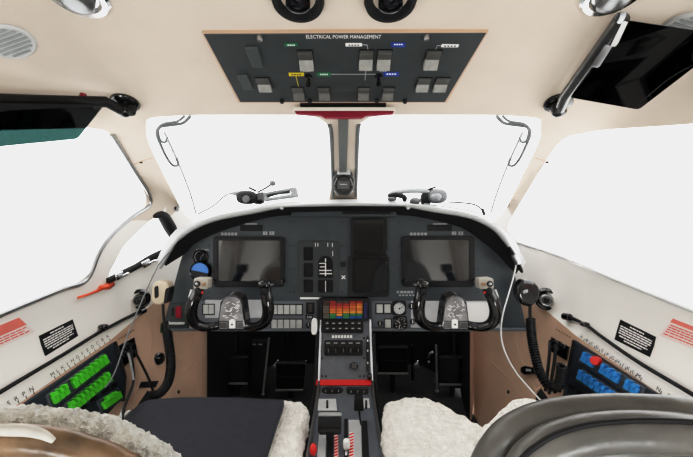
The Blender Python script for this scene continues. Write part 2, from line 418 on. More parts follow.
ang = math.radians(12); e1 = R*math.cos(ang)-U*math.sin(ang); e2 = R*math.sin(ang)+U*math.cos(ang); c1 = c-FW*.0165
for nm, m_, a0 in (('sky_half', 'skyblue', 0), ('ground_half', 'black', math.pi)):
    b = MB(); q = [c1+e1*.028*math.cos(a0+math.pi*k/16)+e2*.028*math.sin(a0+math.pi*k/16) for k in range(17)]; b.prism(q, -FW*.0012); b.build(nm, m_, t)
t = thing('warning_light_box', 'small black box with a red indicator at the lower left panel corner', 'indicator light', P(179, 325))
b = MB(); pp(b, [(169, 325), (172, 304), (189, 304), (187, 325)], .012); b.build('housing', 'overhead', t, bevel=.002)
b = MB(); prect(b, 175.5, 306.5, 181, 318, .015, .012); b.build('red_lens', mat('red_lens', (.30, .01, .03), .25, emit=.1), t, bevel=.001)
b = MB(); prect(b, 171.5, 308, 174, 316, .0135, .012); b.build('label', 'black', t)
b = MB(); prect(b, 166, 322.5, 184, 324.6, .017, .0); b.build('trim_strip', 'lgrey', t, bevel=.0008)
# lit push-button blocks
def buttons(name, label, cols, rows, w, h, extra=()):
    t = thing(name, label, 'button panel', P(cols[0], rows[-1]+h), None)
    b = MB(); prect(b, cols[0]-1.2, rows[0]-1.2, cols[-1]+w+1.2, rows[-1]+h+1.2, .005); b.build('backplate', 'black', t, bevel=.0008)
    for y in rows:
        for x in cols:
            b = MB(); prect(b, x, y, x+w, y+h, .009, .004); b.build('button', 'button', t, bevel=.001)
    return t
cols5 = [271.3+i*6.25 for i in range(5)]
buttons('button_block', 'upper row of five pale square buttons right of the left yoke', cols5, [305.3], 5.4, 9)
buttons('button_block', 'lower row of five pale square buttons right of the left yoke', cols5, [320], 5.4, 9)
buttons('button_block', 'two pale square buttons between the left yoke hub and its outer horn', [203, 208.6], [305], 5, 9)
buttons('button_block', 'two small pale buttons below the outer horn of the left yoke', [189, 195], [322], 5, 7.5)
buttons('button_block', 'pair of pale buttons left of the upper round gauge', [376.6, 384.4], [304.6], 6.2, 8.4)
buttons('button_block', 'single pale button beside a black knob left of the lower gauge', [385], [319.8], 6, 8.2)
def knob(label, px, py, r, h, m='gloss', name='rotary_knob', base='black'):
    t = thing(name, label, 'knob', P(px, py+2))
    b = MB(); b.lathe(P(px, py, .003), -FW, [(r*1.35, 0), (r*1.35, .002), (r, .003)], 18); b.build('skirt', base, t)
    b = MB(); b.lathe(P(px, py, .005), -FW, [(r, 0), (r*.95, h), (r*.75, h+.002), (.0001, h+.002)], 16)
    b.build('cap', m, t)
    b = MB(); b.box(P(px, py-.2, .005+h+.0022), R*r*.12, U*r*.8, FW*.0004); b.build('pointer', 'wtext', t)
knob('black knob left of the lower gauge, beside the single pale button', 380, 323.3, .007, .014)
knob('small black knob beside the white lever left of the warning lights', 308.3, 325, .006, .012)
t = thing('rocker_switch', 'black rocker switch at the right end of the left button rows', 'switch', P(309.5, 313))
b = MB(); prect(b, 306, 302.5, 314.5, 314, .006); b.build('housing', 'black', t, bevel=.001)
b = MB(); b.prism([P(308.3, 304, .007), P(312.3, 304, .007), P(312.3, 312.5, .018), P(308.3, 312.5, .018)], FW*.01); b.build('paddle', 'gloss', t, bevel=.001)
t = thing('digital_readout', 'tiny black readout window under the rocker switch', 'readout', P(309.5, 319))
b = MB(); prect(b, 305.5, 314.8, 313, 319.4, .005); b.build('frame', 'black', t, bevel=.0005)
b = MB(); prect(b, 307, 316, 308.5, 318.3, .0056, .004); prect(b, 309.2, 316, 312, 318.3, .0056, .004); b.build('digit', 'gtext', t)
# gauges
def gauge(label, px, py, r, m, tick, hand):
    t = thing('round_gauge', label, 'gauge', P(px, py+6)); c = P(px, py, .003)
    b = MB(); q = [(px-7, py-7), (px+7, py-7), (px+7, py+7.2), (px-7, py+7.2)]; pp(b, smoothpoly(q, .15), .005); b.build('backplate', 'black', t)
    b = MB(); b.lathe(c, -FW, [(r*1.12, 0), (r*1.12, .008), (r*1.0, .010), (r*.95, .007), (.0001, .007)], 28); b.build('case', 'gloss', t)
    b = MB(); b.lathe(c-FW*.0072, -FW, [(r*.93, 0), (r*.93, .0006), (.0001, .0006)], 28); b.build('dial_face', m, t)
    b = MB()
    for k in range(10):
        a = k*math.pi/5; u = R*math.cos(a)+U*math.sin(a); w = R*-math.sin(a)+U*math.cos(a)
        b.box(c-FW*.0082+u*r*.75, u*r*.13, w*.0005, FW*.0003)
    b.build('tick_mark', tick, t, smooth=False)
    for k, a in enumerate(hand):
        u = R*math.cos(a)+U*math.sin(a); w = R*-math.sin(a)+U*math.cos(a)
        b = MB(); b.box(c-FW*.0088+u*r*.28, u*r*.4, w*.0008, FW*.0004); b.build('needle', tick, t)
    b = MB(); b.lathe(c-FW*.0084, -FW, [(.003, 0), (.0026, .0012), (.0001, .0012)], 12); b.build('hub_cap', 'black', t)
gauge('round gauge with a white dial left of the right yoke', 399, 308, .0195, 'lgrey', 'btext', (.5,))
gauge('round gauge with a black dial directly under the white one', 400, 323, .0205, 'black', 'wtext', (2.3, 4.4))
knob('black knob right of the white round gauge', 411.5, 306, .008, .012)
knob('black knob right of the black round gauge', 412.5, 321.5, .007, .014)
# mode controller on the glareshield centre
t = thing('mode_control_panel', 'slim grey strip of black buttons under the centre of the glareshield', 'control panel', P(343, 217, .02))
b = MB(); pp(b, [(291, 216.8), (292, 207.5), (396, 207.5), (397, 216.8)], .022); b.build('housing', 'panel', t, bevel=.002)
b = MB(); prect(b, 342, 208.6, 391, 214.2, .024, .02); b.build('button_strip', 'black', t, bevel=.001)
for i in range(7):
    b = MB(); x = 345+i*6.4; prect(b, x, 209.6, x+4.8, 213.2, .027, .022); b.build('button', 'rubber', t, bevel=.0012)
# annunciator
t = thing('annunciator_panel', 'black panel of red, orange, green and blue warning lights at the panel centre', 'warning light panel', P(344, 320, .01))
b = MB(); pring(b, smoothpoly(rect(318.5, 298.5, 369, 320.2), .08), smoothpoly(rect(322.4, 300.6, 363, 319.2), .03), .022); b.build('frame', 'black', t, bevel=.001)
b = MB(); prect(b, 321.8, 300, 363.6, 319.8, .013); b.build('backing', 'dark', t)
b = MB(); prect(b, 364.2, 303.5, 367.2, 318, .0235, .02); b.build('side_lens', mat('violet_lens', (.02, .02, .10), .3), t)
grid = {0: ['dim', 'dim', 'gray', 'gray', 'gray', 'gray', 'gray'], 1: ['red', 'red', 'ored', 'orange', 'orange', 'green', 'green'], 2: ['dim', 'red', 'ored', 'orange', 'orange', 'amber', 'blue'],
        3: ['dim', 'red', 'ored', 'orange', 'amber', 'green', 'green'], 4: ['red', 'ored', 'orange', 'orange', 'amber', 'green', 'blue'], 5: ['red', 'orange', 'amber', 'orange', 'amber', 'green', 'blue']}
for cidx in range(6):
    for r_ in range(7):
        b = MB(); x = 323+cidx*6.7; y = 301+r_*2.58; prect(b, x, y, x+6.0, y+2.05, .0175, .013)
        b.build('lamp', LAMP[grid[cidx][r_]], t, bevel=.0004)
# ------------------------------------------------------------------ GLARESHIELD
lip = [(160, 268, 1.02), (166, 256, 1.0), (176, 241, .985), (190, 229, .975), (215, 218.5, .97), (250, 211.5, .97), (282, 206.5, .97), (345, 204.5, .975), (405, 205.5, .97), (437, 210, .97), (472, 216.5, .97), (496, 229, .975), (509, 246, .985), (517, 262, 1.0), (522, 272, 1.02)]
gs = thing('glareshield', 'curved black glareshield with a padded lip painted window-bright over the instrument panel', 'glareshield', A(343, 206, 1.0))
lp = [A(*q) for q in lip]
def crm(ps, n=6):
    out = []
    for i in range(len(ps)-1):
        a, b_, c, d = ps[max(i-1, 0)], ps[i], ps[i+1], ps[min(i+2, len(ps)-1)]
        for j in range(n):
            t = j/n; out.append(.5*((2*b_)+(c-a)*t+(2*a-5*b_+4*c-d)*t*t+(3*b_-a-3*c+d)*t**3))
    return out+[ps[-1]]
lps = crm(lp)
nl = len(lps)
under = [(166, 266), (172, 262), (186, 253), (196, 243), (222, 231), (254, 221), (284, 215.5), (345, 214), (403, 215), (432, 220), (462, 228), (484, 243), (497, 254), (508, 266), (516, 274)]
ups = crm([A(x, y, 1.074) for x, y in under])
b = MB(); b.grid([lps, [a.lerp(c, .5)+V((0, 0, .012)) for a, c in zip(lps, ups)], ups]); b.build('underside', 'dark', gs, fix=False)
back = []
for p in lps:
    x = p.x*.80; y = 1.40-.35*abs(x)
    q = V((x, y, .0)); q.z = 1-.098 - max(0, abs(p.x)-.30)*.35
    q.z = min(q.z, p.z+.0)
    w_ = min(1, max(0, (abs(p.x)-.36)/.13)); w_ = w_*w_*(3-2*w_); q = q.lerp(p+V((math.copysign(.06, p.x), .09, .004)), w_)
    back.append(q)
rows = [lps]+[[a.lerp(c, t)+V((0, 0, .010*math.sin(t*math.pi))) for a, c in zip(lps, back)] for t in (.12, .3, .5, .75, 1)]
b = MB(); b.grid(rows); lab(b.build('top_cover', mat('glareshield_top_lit', (.36, .37, .37), .5, var=.05), gs, fix=False), 'upper cover with window glare painted in')  # window glare on the cover put into its pale colour
def lipseg(i0, i1, r0, m, nm, l=None):
    seg = lps[i0:i1+1]; b = MB(); b.tube(seg, [r0*(.6+.4*min(1, min(k, len(seg)-1-k)/3)) for k in range(len(seg))], 12, spline=False)
    o = b.build(nm, m, gs); 
    if l: lab(o, l)
lipseg(12, 36, .0085, 'liplit', 'lip', 'padded lip with window light painted in, left half')
lipseg(36, 48, .005, 'greyp', 'lip', 'thin centre lip')
lipseg(48, 72, .0085, 'liplit', 'lip', 'padded lip with window light painted in, right half')
lipseg(0, 12, .007, 'liplit', 'lip', 'outer end of lip with window light painted in'); lipseg(72, 84, .007, 'gloss', 'lip', 'black outer end of lip')
for x, y in ((282, 208), (408, 208)):
    b = MB(); b.lathe(A(x, y, .965), -FW, [(.005, 0), (.005, .003), (.003, .004), (.0001, .004)], 14); b.build('snap_stud', 'steel', gs)
# ------------------------------------------------------------------ YOKES
def yoke(s, label):
    mx = (lambda x: x) if s > 0 else (lambda x: 2*X0-x)
    d = .93
    Q = lambda x, y, dd=d: A(mx(x), y, dd)
    t = thing('control_yoke', label, 'control yoke', Q(231, 330))
    b = MB(); b.tube([Q(231, 313, .95), A(mx(231)*.985+5, 311, 1.08)], .018, 16, spline=False); b.build('shaft', 'steel', t)
    # hub: tall dome, wider at the bottom
    front = [(217, 327), (220, 303), (223, 298), (229, 295.5), (234, 295.5), (240, 298), (242.5, 303), (246, 327), (243, 331), (219, 331)]
    f = [Q(x, y) for x, y in front]; bk = [p+FW*.045+(p-Q(231, 314)).normalized()*.004 for p in f]
    b = MB(); b.frustum(f, bk); b.build('hub', 'gloss', t, bevel=.005, bseg=3)
    # clear clip plate with scribbled chart
    cp = [(218.8, 321), (221, 305), (224, 299.2), (228, 297), (235, 297), (239, 299.2), (241.5, 305), (243.5, 321)]
    b = MB(); b.prism([Q(x, y, d-.002) for x, y in cp], FW*.003); b.build('chart_clip', 'clip', t, bevel=.001)
    rnd_ = random.Random(3 if s > 0 else 8)
    b = MB()
    for k in range(26):
        x = rnd_.uniform(223, 239); y = rnd_.uniform(301.5, 318); a = rnd_.choice((.5, .7, -.5, .1)); L = rnd_.uniform(1.2, 3.8)
        p0 = Q(x-L*math.cos(a)/2, y+L*math.sin(a)/2, d-.0035); p1 = Q(min(x+L*math.cos(a)/2, 240), y-L*math.sin(a)/2, d-.0035)
        b.tube([p0, p1], .0008, 4, spline=False)
    b.build('scribble', 'wtext', t)
    b = MB(); b.prism([Q(x, y, d-.006) for x, y in [(229, 328.5), (229, 321), (230.5, 319.5), (233.5, 319.5), (235, 321), (235, 328.5)]], FW*.006); b.build('badge', 'white', t, bevel=.0008)
    b = MB(); b.lathe(Q(232, 324.5, d-.0062), -FW, [(.0028, 0), (.0028, .0008), (.0001, .0008)], 12); b.build('badge_hole', 'btext', t)
    for x0, x1 in ((219.5, 227), (237, 243.5)):
        b = MB(); b.tube([Q(x0, 322.5, d-.001), Q(x1, 322.5, d-.001), Q(x1, 328.5, d-.001), Q(x0, 328.5, d-.001)], .0006, 4, spline=False, closed=True); b.build('outline', 'gtext', t)
    # horns. outer = side with the switch box when s>0 (left yoke: outer is left)
    outer = [(222, 324.5, .945), (212, 326.5, .94), (202, 326.5, .925), (194.5, 322, .915), (191.5, 313, .905), (193, 303, .90), (197, 294.5, .90), (200, 287, .90)]
    inner = [(241, 324.5, .945), (250, 326.5, .94), (259, 325.5, .925), (266, 320, .915), (268.3, 311, .905), (267.5, 301, .90), (266, 292, .90), (265.5, 285, .90)]
    for pts_, nm in ((outer, 'horn'), (inner, 'horn')):
        b = MB(); b.tube([Q(*p) for p in pts_], [.0125, .0125, .0135, .0155, .0165, .0165, .0155, .0135], 16); b.build(nm, 'gloss', t)
    # grip details: finger ridges / trigger
    for cx_, cy_ in ((199, 291), (265.3, 291)):
        b = MB(); c = Q(cx_, cy_, .893); b.ell(c, R*.012, U*.016, FW*.012, 14, 8); b.build('grip_collar', 'rubber', t)
    # switch box on the outer horn
    b = MB(); b.prism(rnd([Q(193, 289, .885), Q(193.5, 278, .885), Q(208, 278.5, .885), Q(207.5, 289.5, .885)], .2), FW*.03); lab(b.build('switch_box', 'swbox', t, bevel=.002), 'pale beige switch box')
    b = MB(); b.lathe(Q(197.3, 283.8, .885), -FW, [(.008, 0), (.008, .003), (.0055, .004), (.005, .001)], 16); b.build('trim_switch', 'black', t)
    b = MB(); b.lathe(Q(197.3, 283.8, .882), -FW, [(.0042, 0), (.004, .005), (.0025, .006), (.0001, .006)], 12); b.build('switch_hat', 'steel', t)
    b = MB(); b.lathe(Q(204, 284.2, .885), -FW, [(.005, 0), (.005, .005), (.0001, .006)], 14); b.build('push_button', 'brown', t)
    # inner horn head
    b = MB(); b.ell(Q(265, 284, .895), R*.019, U*.013, FW*.018, 18, 10, .8); b.build('horn_head', 'gloss', t)
    b = MB(); b.lathe(Q(265.5, 281.3, .882), -FW*.5+U*.9, [(.006, 0), (.006, .005), (.004, .007), (.0001, .007)], 14); b.build('push_button', 'rubber', t)
    b = MB(); b.lathe(Q(271, 285, .885), R*(1 if s > 0 else -1)-FW*.4, [(.005, 0), (.005, .008), (.003, .010), (.0001, .010)], 12); b.build('trigger', 'gloss', t)
    b = MB(); b.box(Q(202.5, 292.5, .880), R*.0018, U*.0028, FW*.003); b.build('red_button', 'red', t, bevel=.0006)
    b = MB(); b.tube([Q(192, 290, .90), Q(189.5, 300, .90), Q(190.2, 310, .905), Q(193, 318, .91)], .0045, 8); lab(b.build('grip_shell', 'lgrey', t), 'pale edge of the grip')
yoke(1, 'black control yoke on the left, in front of the left wide screen')
yoke(-1, 'black control yoke on the right, in front of the right wide screen')
# white lever
t = thing('white_lever', 'white paddle lever left of the warning light panel', 'lever', A(314, 334, 1.0))
b = MB(); b.prism(rnd([A(311, 335, 1.0), A(311.3, 319, 1.0), A(317.3, 319, 1.0), A(317, 335, 1.0)], .35, 5), FW*.012); b.build('paddle', 'white', t, bevel=.003, bseg=3)
b = MB(); b.tube([A(314, 321, 1.008), A(313.6, 319, 1.078)], .004, spline=False); b.build('arm', 'steel', t)
# ------------------------------------------------------------------ PEDESTAL
prof = [(320.6, 1.068), (332, 1.05), (382, .985), (398, .93), (457, .70), (560, .50)]
def ped_d(py):
    for (a, da), (c, dc) in zip(prof, prof[1:]):
        if py <= c:
            ya = (a-CY)*da; yc = (c-CY)*dc; k = (py-CY)      # straight line in space between the two rows
            # point: y = ya+(yc-ya)t, d = da+(dc-da)t, y/d = k
            tt = (k*da-ya)/((yc-ya)-k*(dc-da)); return da+(dc-da)*tt
    return prof[-1][1]
def Dp(px, py, h=0):
    return A(px, py, ped_d(py)-h)
pd = thing('center_pedestal', 'grey centre pedestal between the seats with radio, trim and lever quadrant', 'pedestal', V((0, .8, .02)))
hw = .083; xc = (X0+2-CX)/F*1.0
rowsl = []; 
for a, da in prof:
    p = A(344.5, a, da); rowsl.append((p.y, p.z))
b = MB()
for (y0, z0), (y1, z1) in zip(rowsl, rowsl[1:]):
    pass
side = [V((0, y, z)) for y, z in rowsl]; low = [V((0, y, .03)) for y, z in (rowsl[-1], (rowsl[0][0]+.1, 0))]
polyside = side+[low[0], low[1], V((0, rowsl[0][0]+.1, rowsl[0][1]))]
b.prism([p+V((xc-hw, 0, 0)) for p in polyside], V((2*hw, 0, 0))); b.build('body', 'ped', pd, bevel=.004)
def dp(b, poly, h1, h0=0):                             # prism standing on the pedestal face
    top = [Dp(x, y, 0) for x, y in poly]; n = (top[1]-top[0]).cross(top[2]-top[0]).normalized()
    if n.dot(CAM-top[0]) < 0: n = -n
    return b.prism([p+n*h1 for p in top], -n*(h1-h0))
for sx in (-1, 1):
    b = MB()
    pts_ = [V((xc+sx*(hw-.004), y, z+.003)) for y, z in rowsl]; b.tube(pts_, .0045, 8, spline=False); b.build('edge_rail', 'steel', pd)
    b = MB(); pts_ = [V((xc+sx*(hw+.006), y, z-.004)) for y, z in rowsl[1:]]; b.tube(pts_, .006, 8, spline=False); b.build('side_trim', 'rubber', pd)
# units on the pedestal
t = thing('keypad_unit', 'black keypad with two rows of small buttons under the warning lights', 'keypad', Dp(343, 333))
b = MB(); dp(b, smoothpoly(rect(322.5, 321.3, 363, 333), .06), .012, -.002); b.build('housing', 'black', t, bevel=.001)
for i in range(6):
    for j in (0, 1):
        b = MB(); x = 325.2+i*6.3; y = 322.8+j*5.2; dp(b, rect(x, y, x+4.6, y+3.6), .016, .01); b.build('key', 'rubber', t, bevel=.0008)
b = MB()
for i in range(6):
    for j in (0, 1): x = 326.2+i*6.3; y = 324+j*5.2; dp(b, rect(x, y, x+2.6, y+1), .0165, .015)
b.build('key_legend', 'gtext', t, smooth=False)
b = MB()
for i in range(7): dp(b, rect(332+i*3, 335.2, 334.2+i*3, 338), .0015)
b.build('lettering', 'wtext', pd, smooth=False)
t = thing('radio_control_unit', 'black control unit with five knobs on the upper pedestal', 'control unit', Dp(343, 356))
b = MB(); dp(b, smoothpoly(rect(324.5, 340.5, 362.5, 355.5), .06), .010, -.002); b.build('housing', 'black', t, bevel=.0015)
for i in range(5):
    x = 328.5+i*7.4; p = Dp(x, 349, .010)
    b = MB(); b.lathe(p, -FW, [(.0085, 0), (.008, .010), (.006, .012), (.0001, .012)], 16); b.build('knob', 'rubber', t)
    b = MB(); b.box(p-FW*.0124, R*.0006, U*.006, FW*.0004); b.build('pointer', 'gtext', t)
b = MB()
for i in range(5): dp(b, rect(326.5+i*7.4, 343, 330.3+i*7.4, 344), .0106, .009)
b.build('legend', 'gtext', t, smooth=False)
for x, y in ((322, 338), (322, 358), (322, 376), (364, 338), (364, 358), (364, 376), (326, 376), (360, 376)):
    b = MB(); b.lathe(Dp(x, y, -.001), -FW, [(.003, 0), (.003, .002), (.0018, .003), (.0001, .003)], 10); b.build('panel_screw', 'black', pd)
t = thing('square_knob', 'black square knob on the blank grey face of the pedestal', 'knob', Dp(354, 370))
b = MB(); b.lathe(Dp(354, 366, 0), -FW, [(.0125, 0), (.0125, .003), (.0001, .003)], 20); b.build('skirt', 'rubber', t)
b = MB(); dp(b, smoothpoly([(351.4, 363.3), (357, 362.8), (357, 369.4), (351.2, 369)], .2), .016, .002); b.build('cap', 'gloss', t, bevel=.001)
t = thing('slider_control', 'slim vertical slider slot with a black handle on the right of the pedestal', 'slider', Dp(368, 374))
b = MB(); dp(b, smoothpoly(rect(366, 336.5, 369.2, 372), .3), .006, 0); b.build('slot', 'black', t)
b = MB()
for y in (340, 350, 362): dp(b, rect(367, y, 368.2, y+2), .0066, .005)
b.build('marking', 'wtext', t)
b = MB(); b.ell(Dp(369.5, 376.5, .012), R*.008, U*.011, FW*.010, 14, 8); b.build('handle', 'gloss', t)
b = MB(); dp(b, [(316.5, 380.3), (371, 380.3), (371.6, 386), (315.8, 386)], .004, 0); rs = lab(b.build('placard_strip', 'red', pd, bevel=.0008), 'bright red strip with white lettering')
b = MB()
for i in range(9):
    dp(b, rect(325+i*3.5, 381.6, 327.6+i*3.5, 382.7), .0046, .003); dp(b, rect(326+i*3.5, 383.6, 328+i*3.5, 384.5), .0046, .003)
b.build('lettering', 'wtext', rs, smooth=False)
for l, x0, x1, y0, y1, o in (('black oval panel with three knobs under the red strip', 320.5, 343.5, 387.2, 395, .45), ('black oblong panel under the right of the red strip', 346, 369, 387.8, 395.4, .2)):
    t = thing('trim_panel', l, 'control panel', Dp((x0+x1)/2, y1))
    b = MB(); dp(b, smoothpoly(rect(x0, y0, x1, y1), o), .004, 0); b.build('plate', 'dark', t, bevel=.0008)
    b = MB(); q = smoothpoly(rect(x0+.4, y0+.4, x1-.4, y1-.4), o); b.tube([Dp(x, y, .0045) for x, y in q], .0006, 4, spline=False, closed=True); b.build('outline', 'gtext', t)
    for i in range(3):
        x = x0+(x1-x0)*(.22+.28*i); b = MB(); b.lathe(Dp(x, (y0+y1)/2, .004), -FW, [(.006, 0), (.005, .005), (.0001, .006)], 12); b.build('knob', 'rubber', t)
        b = MB(); b.box(Dp(x, (y0+y1)/2, .0108), R*.0012, U*.0030, FW*.0004); b.build('mark', 'gtext', t)
# latch plates
for l, poly in (('steel latch plate at the left of the lever quadrant', [(318.5, 400), (336, 400), (337, 411.5), (317.5, 411.5)]), ('small pale latch plate at the right of the lever quadrant', [(362.5, 399.5), (369, 399.5), (370, 409), (363, 409)])):
    t = thing('latch_plate', l, 'latch', Dp(poly[2][0], poly[2][1]))
    b = MB(); dp(b, poly, .004, 0); b.build('plate', 'lgrey', t, bevel=.001)
    b = MB(); x0 = sum(p[0] for p in poly)/4; b.tube([Dp(x0, 401, .006), Dp(x0, 408, .008)], .003, 8, spline=False); b.build('pin', 'black', t)
t = thing('flap_lever', 'black square-headed lever at the right of the lever quadrant', 'lever', Dp(361, 424))
b = MB(); b.prism(rnd([A(354, 411.5, .80), A(354.6, 398.5, .80), A(363.3, 398.5, .80), A(364, 411.5, .80)], .15), FW*.02); b.build('head', 'rubber', t, bevel=.002)
b = MB(); b.tube([A(359.3, 410, .812), A(360, 418, .81), Dp(361.5, 426)], .0025, 8); b.build('stalk', 'black', t)
t = thing('power_lever', 'wide black drum-shaped power lever on the left of the quadrant', 'lever', Dp(329, 432))
b = MB(); b.tube([A(318.5, 422, .745), A(341.5, 422, .745)], .021, 20, spline=False); b.build('grip', 'rubber', t, bevel=.003)
b = MB(); b.prism([A(319, 419, .735), A(341, 419, .735), A(341, 433, .72), A(319, 433, .72)], V((0, 0, -.006))); b.build('skirt', 'black', t, bevel=.002)
b = MB(); b.prism([A(318.5, 414.4, .735), A(341.5, 414.4, .735), A(341.5, 416.6, .735), A(318.5, 416.6, .735)], FW*.01); lab(b.build('edge_band', 'greyp', t, bevel=.001), 'pale upper edge')
b = MB(); b.prism([A(326, 432, .72), A(333, 432, .72), A(333, 440, .72), A(326, 440, .72)], FW*.03); b.build('stem', 'dark', t)
# slots and scales
b = MB(); dp(b, [(319.5, 431), (326.5, 431), (325, 470), (316, 470)], .003, 0); lab(b.build('scale_plate', 'plate', pd), 'pale scale plate')
for poly in ([(327.5, 431), (333.5, 431), (333, 470), (326, 470)], [(344.3, 420), (347.6, 420), (347.8, 470), (343.6, 470)], [(361.5, 422), (367, 422), (370, 470), (362.5, 470)]):
    b = MB(); dp(b, poly, .0035, 0); b.build('lever_slot', 'dark', pd)
b = MB(); dp(b, [(348.5, 421), (361, 421), (362, 470), (349, 470)], .003, 0); lab(b.build('scale_plate', 'plate', pd), 'pale scale plate')
for x0, x1 in ((334.2, 338), (349.3, 353.6)):
    b = MB(); dp(b, [(x0, 434), (x1, 434), (x1+.6, 470), (x0, 470)], .0045, 0); hp = lab(b.build('hazard_strip', 'white', pd), 'red and white striped strip')
    b = MB()
    for i in range(11):
        y = 434.5+i*3; dp(b, [(x0, y+1.6), (x1, y), (x1, y+1.4), (x0, y+3)], .005, .004)
    b.build('stripe', 'red', hp, smooth=False)
t = thing('condition_lever', 'small white-knobbed lever beside the striped strip', 'lever', Dp(346, 452))
b = MB(); b.ell(A(346.5, 444, .715), R*.0075, U*.011, FW*.008, 14, 10, .7); b.build('knob', 'white', t)
b = MB(); b.tube([A(346.5, 447, .72), Dp(346, 456)], .003, 8, spline=False); b.build('stem', 'steel', t)
t = thing('emergency_lever', 'lever with a bright red oval knob at the left edge of the pedestal', 'lever', Dp(313, 460))
b = MB(); b.ell(A(313.2, 449.5, .70), R*.0078, U*.0125, FW*.009, 16, 12); b.build('knob', 'red', t)
b = MB(); b.tube([A(313.5, 454, .702), A(314, 462, .70), Dp(315, 470)], .003, 8); b.build('stem', 'steel', t)
# ------------------------------------------------------------------ OVERHEAD
OPN = V((0, .372, 1)).normalized()
OPL = (CAM+V((0, .8, .18))-OPN*.020, OPN)
EX = R; EY = V((0, -1, .372)).normalized(); ON = -OPN    # right, toward the viewer/up the picture, down into the cabin
def O(px, py, h=0): return hitp(px, py, OPL)+ON*h
def op(b, poly, h1, h0=0): return b.prism([O(x, y, h1) for x, y in poly], ON*(h0-h1))
t = thing('overhead_console', 'dark grey overhead panel lettered ELECTRICAL POWER MANAGEMENT', 'overhead panel', O(344, 68))
b = MB(); op(b, [(203, 34), (487, 33), (445, 102.5), (240, 102.5)], 0, -.012); b.build('panel_face', 'overhead', t, bevel=.002)
b = MB(); b.ring([O(x, y, -.001) for x, y in [(201.6, 33.4), (488.4, 32.4), (446.6, 103.2), (238.4, 103.2)]], [O(x, y, -.001) for x, y in [(204, 34.5), (486, 33.5), (444.5, 102), (240.5, 102)]], OPN*.012)
lab(b.build('edge_frame', 'tan', t), 'thin brown edge frame')
text('ELECTRICAL POWER MANAGEMENT', O(343.5, 36.6, .0008), EX, EY, .0078, 'wtext', t, width=75*(O(344, 36)-CAM).dot(FW)/F)
def rocker(px, py, w, h, tall, m1='overgrey', m2='rocker', lean=0):
    c = O(px, py); sc = (c-CAM).dot(FW)/F; hw_ = w*sc/2; q = [O(px-lean, py-h/2), O(px+lean, py+h/2)]
    hh = (q[1]-q[0]).length/2; c = (q[0]+q[1])/2
    b = MB(); b.box(c+ON*.001, EX*(hw_+.0012), EY*(hh+.001), ON*.001); o = b.build('rocker_switch', 'black', t)
    prof_ = [(hh, .002), (hh*.9, tall*.45), (0, tall*.35), (0, .001), (hh, .001)]
    b = MB(); b.prism([c-EX*hw_+EY*a+ON*z for a, z in prof_], EX*hw_*2); b.build('upper_half', m1, o, bevel=.0006)
    prof_ = [(0, tall*.4), (-hh*.85, tall), (-hh, tall*.8), (-hh, .001), (0, .001)]
    b = MB(); b.prism([c-EX*hw_+EY*a+ON*z for a, z in prof_], EX*hw_*2); b.build('lower_half', m2, o, bevel=.0006)
for px, py, w, h, l in ((306, 57.5, 14, 15, 0), (366, 57, 13.5, 15, 0), (384, 57, 13.5, 15, 0), (432, 57, 14, 14, 0)): rocker(px, py, w, h, .016)
for px, py, w, h, l in ((264, 83, 13, 11, 0), (298.5, 92, 11, 10, 0), (324, 92, 11, 10, 0), (363.5, 92, 11, 10, 0), (388, 92, 11, 10, 0), (423, 83, 12.5, 11, 0), (441, 83, 13, 11, 0)): rocker(px, py, w, h, .011, 'overgrey', 'rocker' if px in (264, 423, 441) else 'rocker2')
for poly in ([(244.5, 46), (257.5, 45.5), (264, 66), (252.5, 66)], [(236.5, 74), (247, 73.5), (254, 88.5), (244.5, 88.5)]):
    b = MB(); op(b, poly, .004); b.build('blanking_plate', 'blank', t, bevel=.0012)
for px, py, r, hh in ((308.5, 76, .005, .022), (378.5, 75.5, .005, .022)):
    b = MB(); b.lathe(O(px, py), ON, [(r*1.5, 0), (r*1.5, .003), (r*.8, .004), (r*.7, hh*.6), (r*1.1, hh*.8), (r*.9, hh), (.0001, hh)], 14); b.build('toggle_switch', 'gloss', t)
for px, py in ((282, 100), (310, 99.5), (377, 99.5), (405, 100), (260, 37), (426.5, 36.5)):
    b = MB(); b.lathe(O(px, py), ON, [(.0052, 0), (.005, .006), (.0035, .008), (.0001, .008)], 14); b.build('fastener', 'black' if py > 50 else 'steel', t)
for m_, poly in (('gtag', rect(284.5, 43, 297.5, 46)), ('gtag', rect(317, 72.3, 330.5, 76)), ('ytag', [(288.5, 72.6), (304, 72.6), (304, 75.8), (289, 75.8)]), ('btag', [(391, 42.3), (405.5, 42.3), (405, 47), (391, 46.8)]), ('btag', rect(383.5, 72, 399, 76)), ('wtext', rect(345.5, 43, 362, 46)), ('wtext', [(442, 44), (459, 44.3), (458, 47), (441, 46.8)])):
    b = MB(); op(b, poly, .0008); o = b.build('colored_tag', m_, t, smooth=False)
    x0 = min(p[0] for p in poly); x1 = max(p[0] for p in poly); y0 = min(p[1] for p in poly)
    b = MB()
    for i in range(4):
        w = (x1-x0-5)/4; op(b, rect(x0+3+i*w, y0+1.1, x0+3+i*w+w*.65, y0+2.3), .0011)
    b.build('tag_lettering', 'wtext' if m_ in ('gtag', 'btag') else 'btext', o, smooth=False)
def oline(m_, *ps):
    b = MB(); b.tube([O(x, y, .0006) for x, y in ps], .0007, 4, spline=False); b.build('circuit_line', m_, t)
oline('gtext', (331, 74), (376, 74)); oline('gtext', (362, 44.5), (367, 44.5), (368, 49)); oline('gtext', (366, 66), (365, 80)); oline('ytag', (296, 76), (298.5, 86)); oline('gtext', (442, 45), (437, 45.5), (435.5, 50))
b = MB()
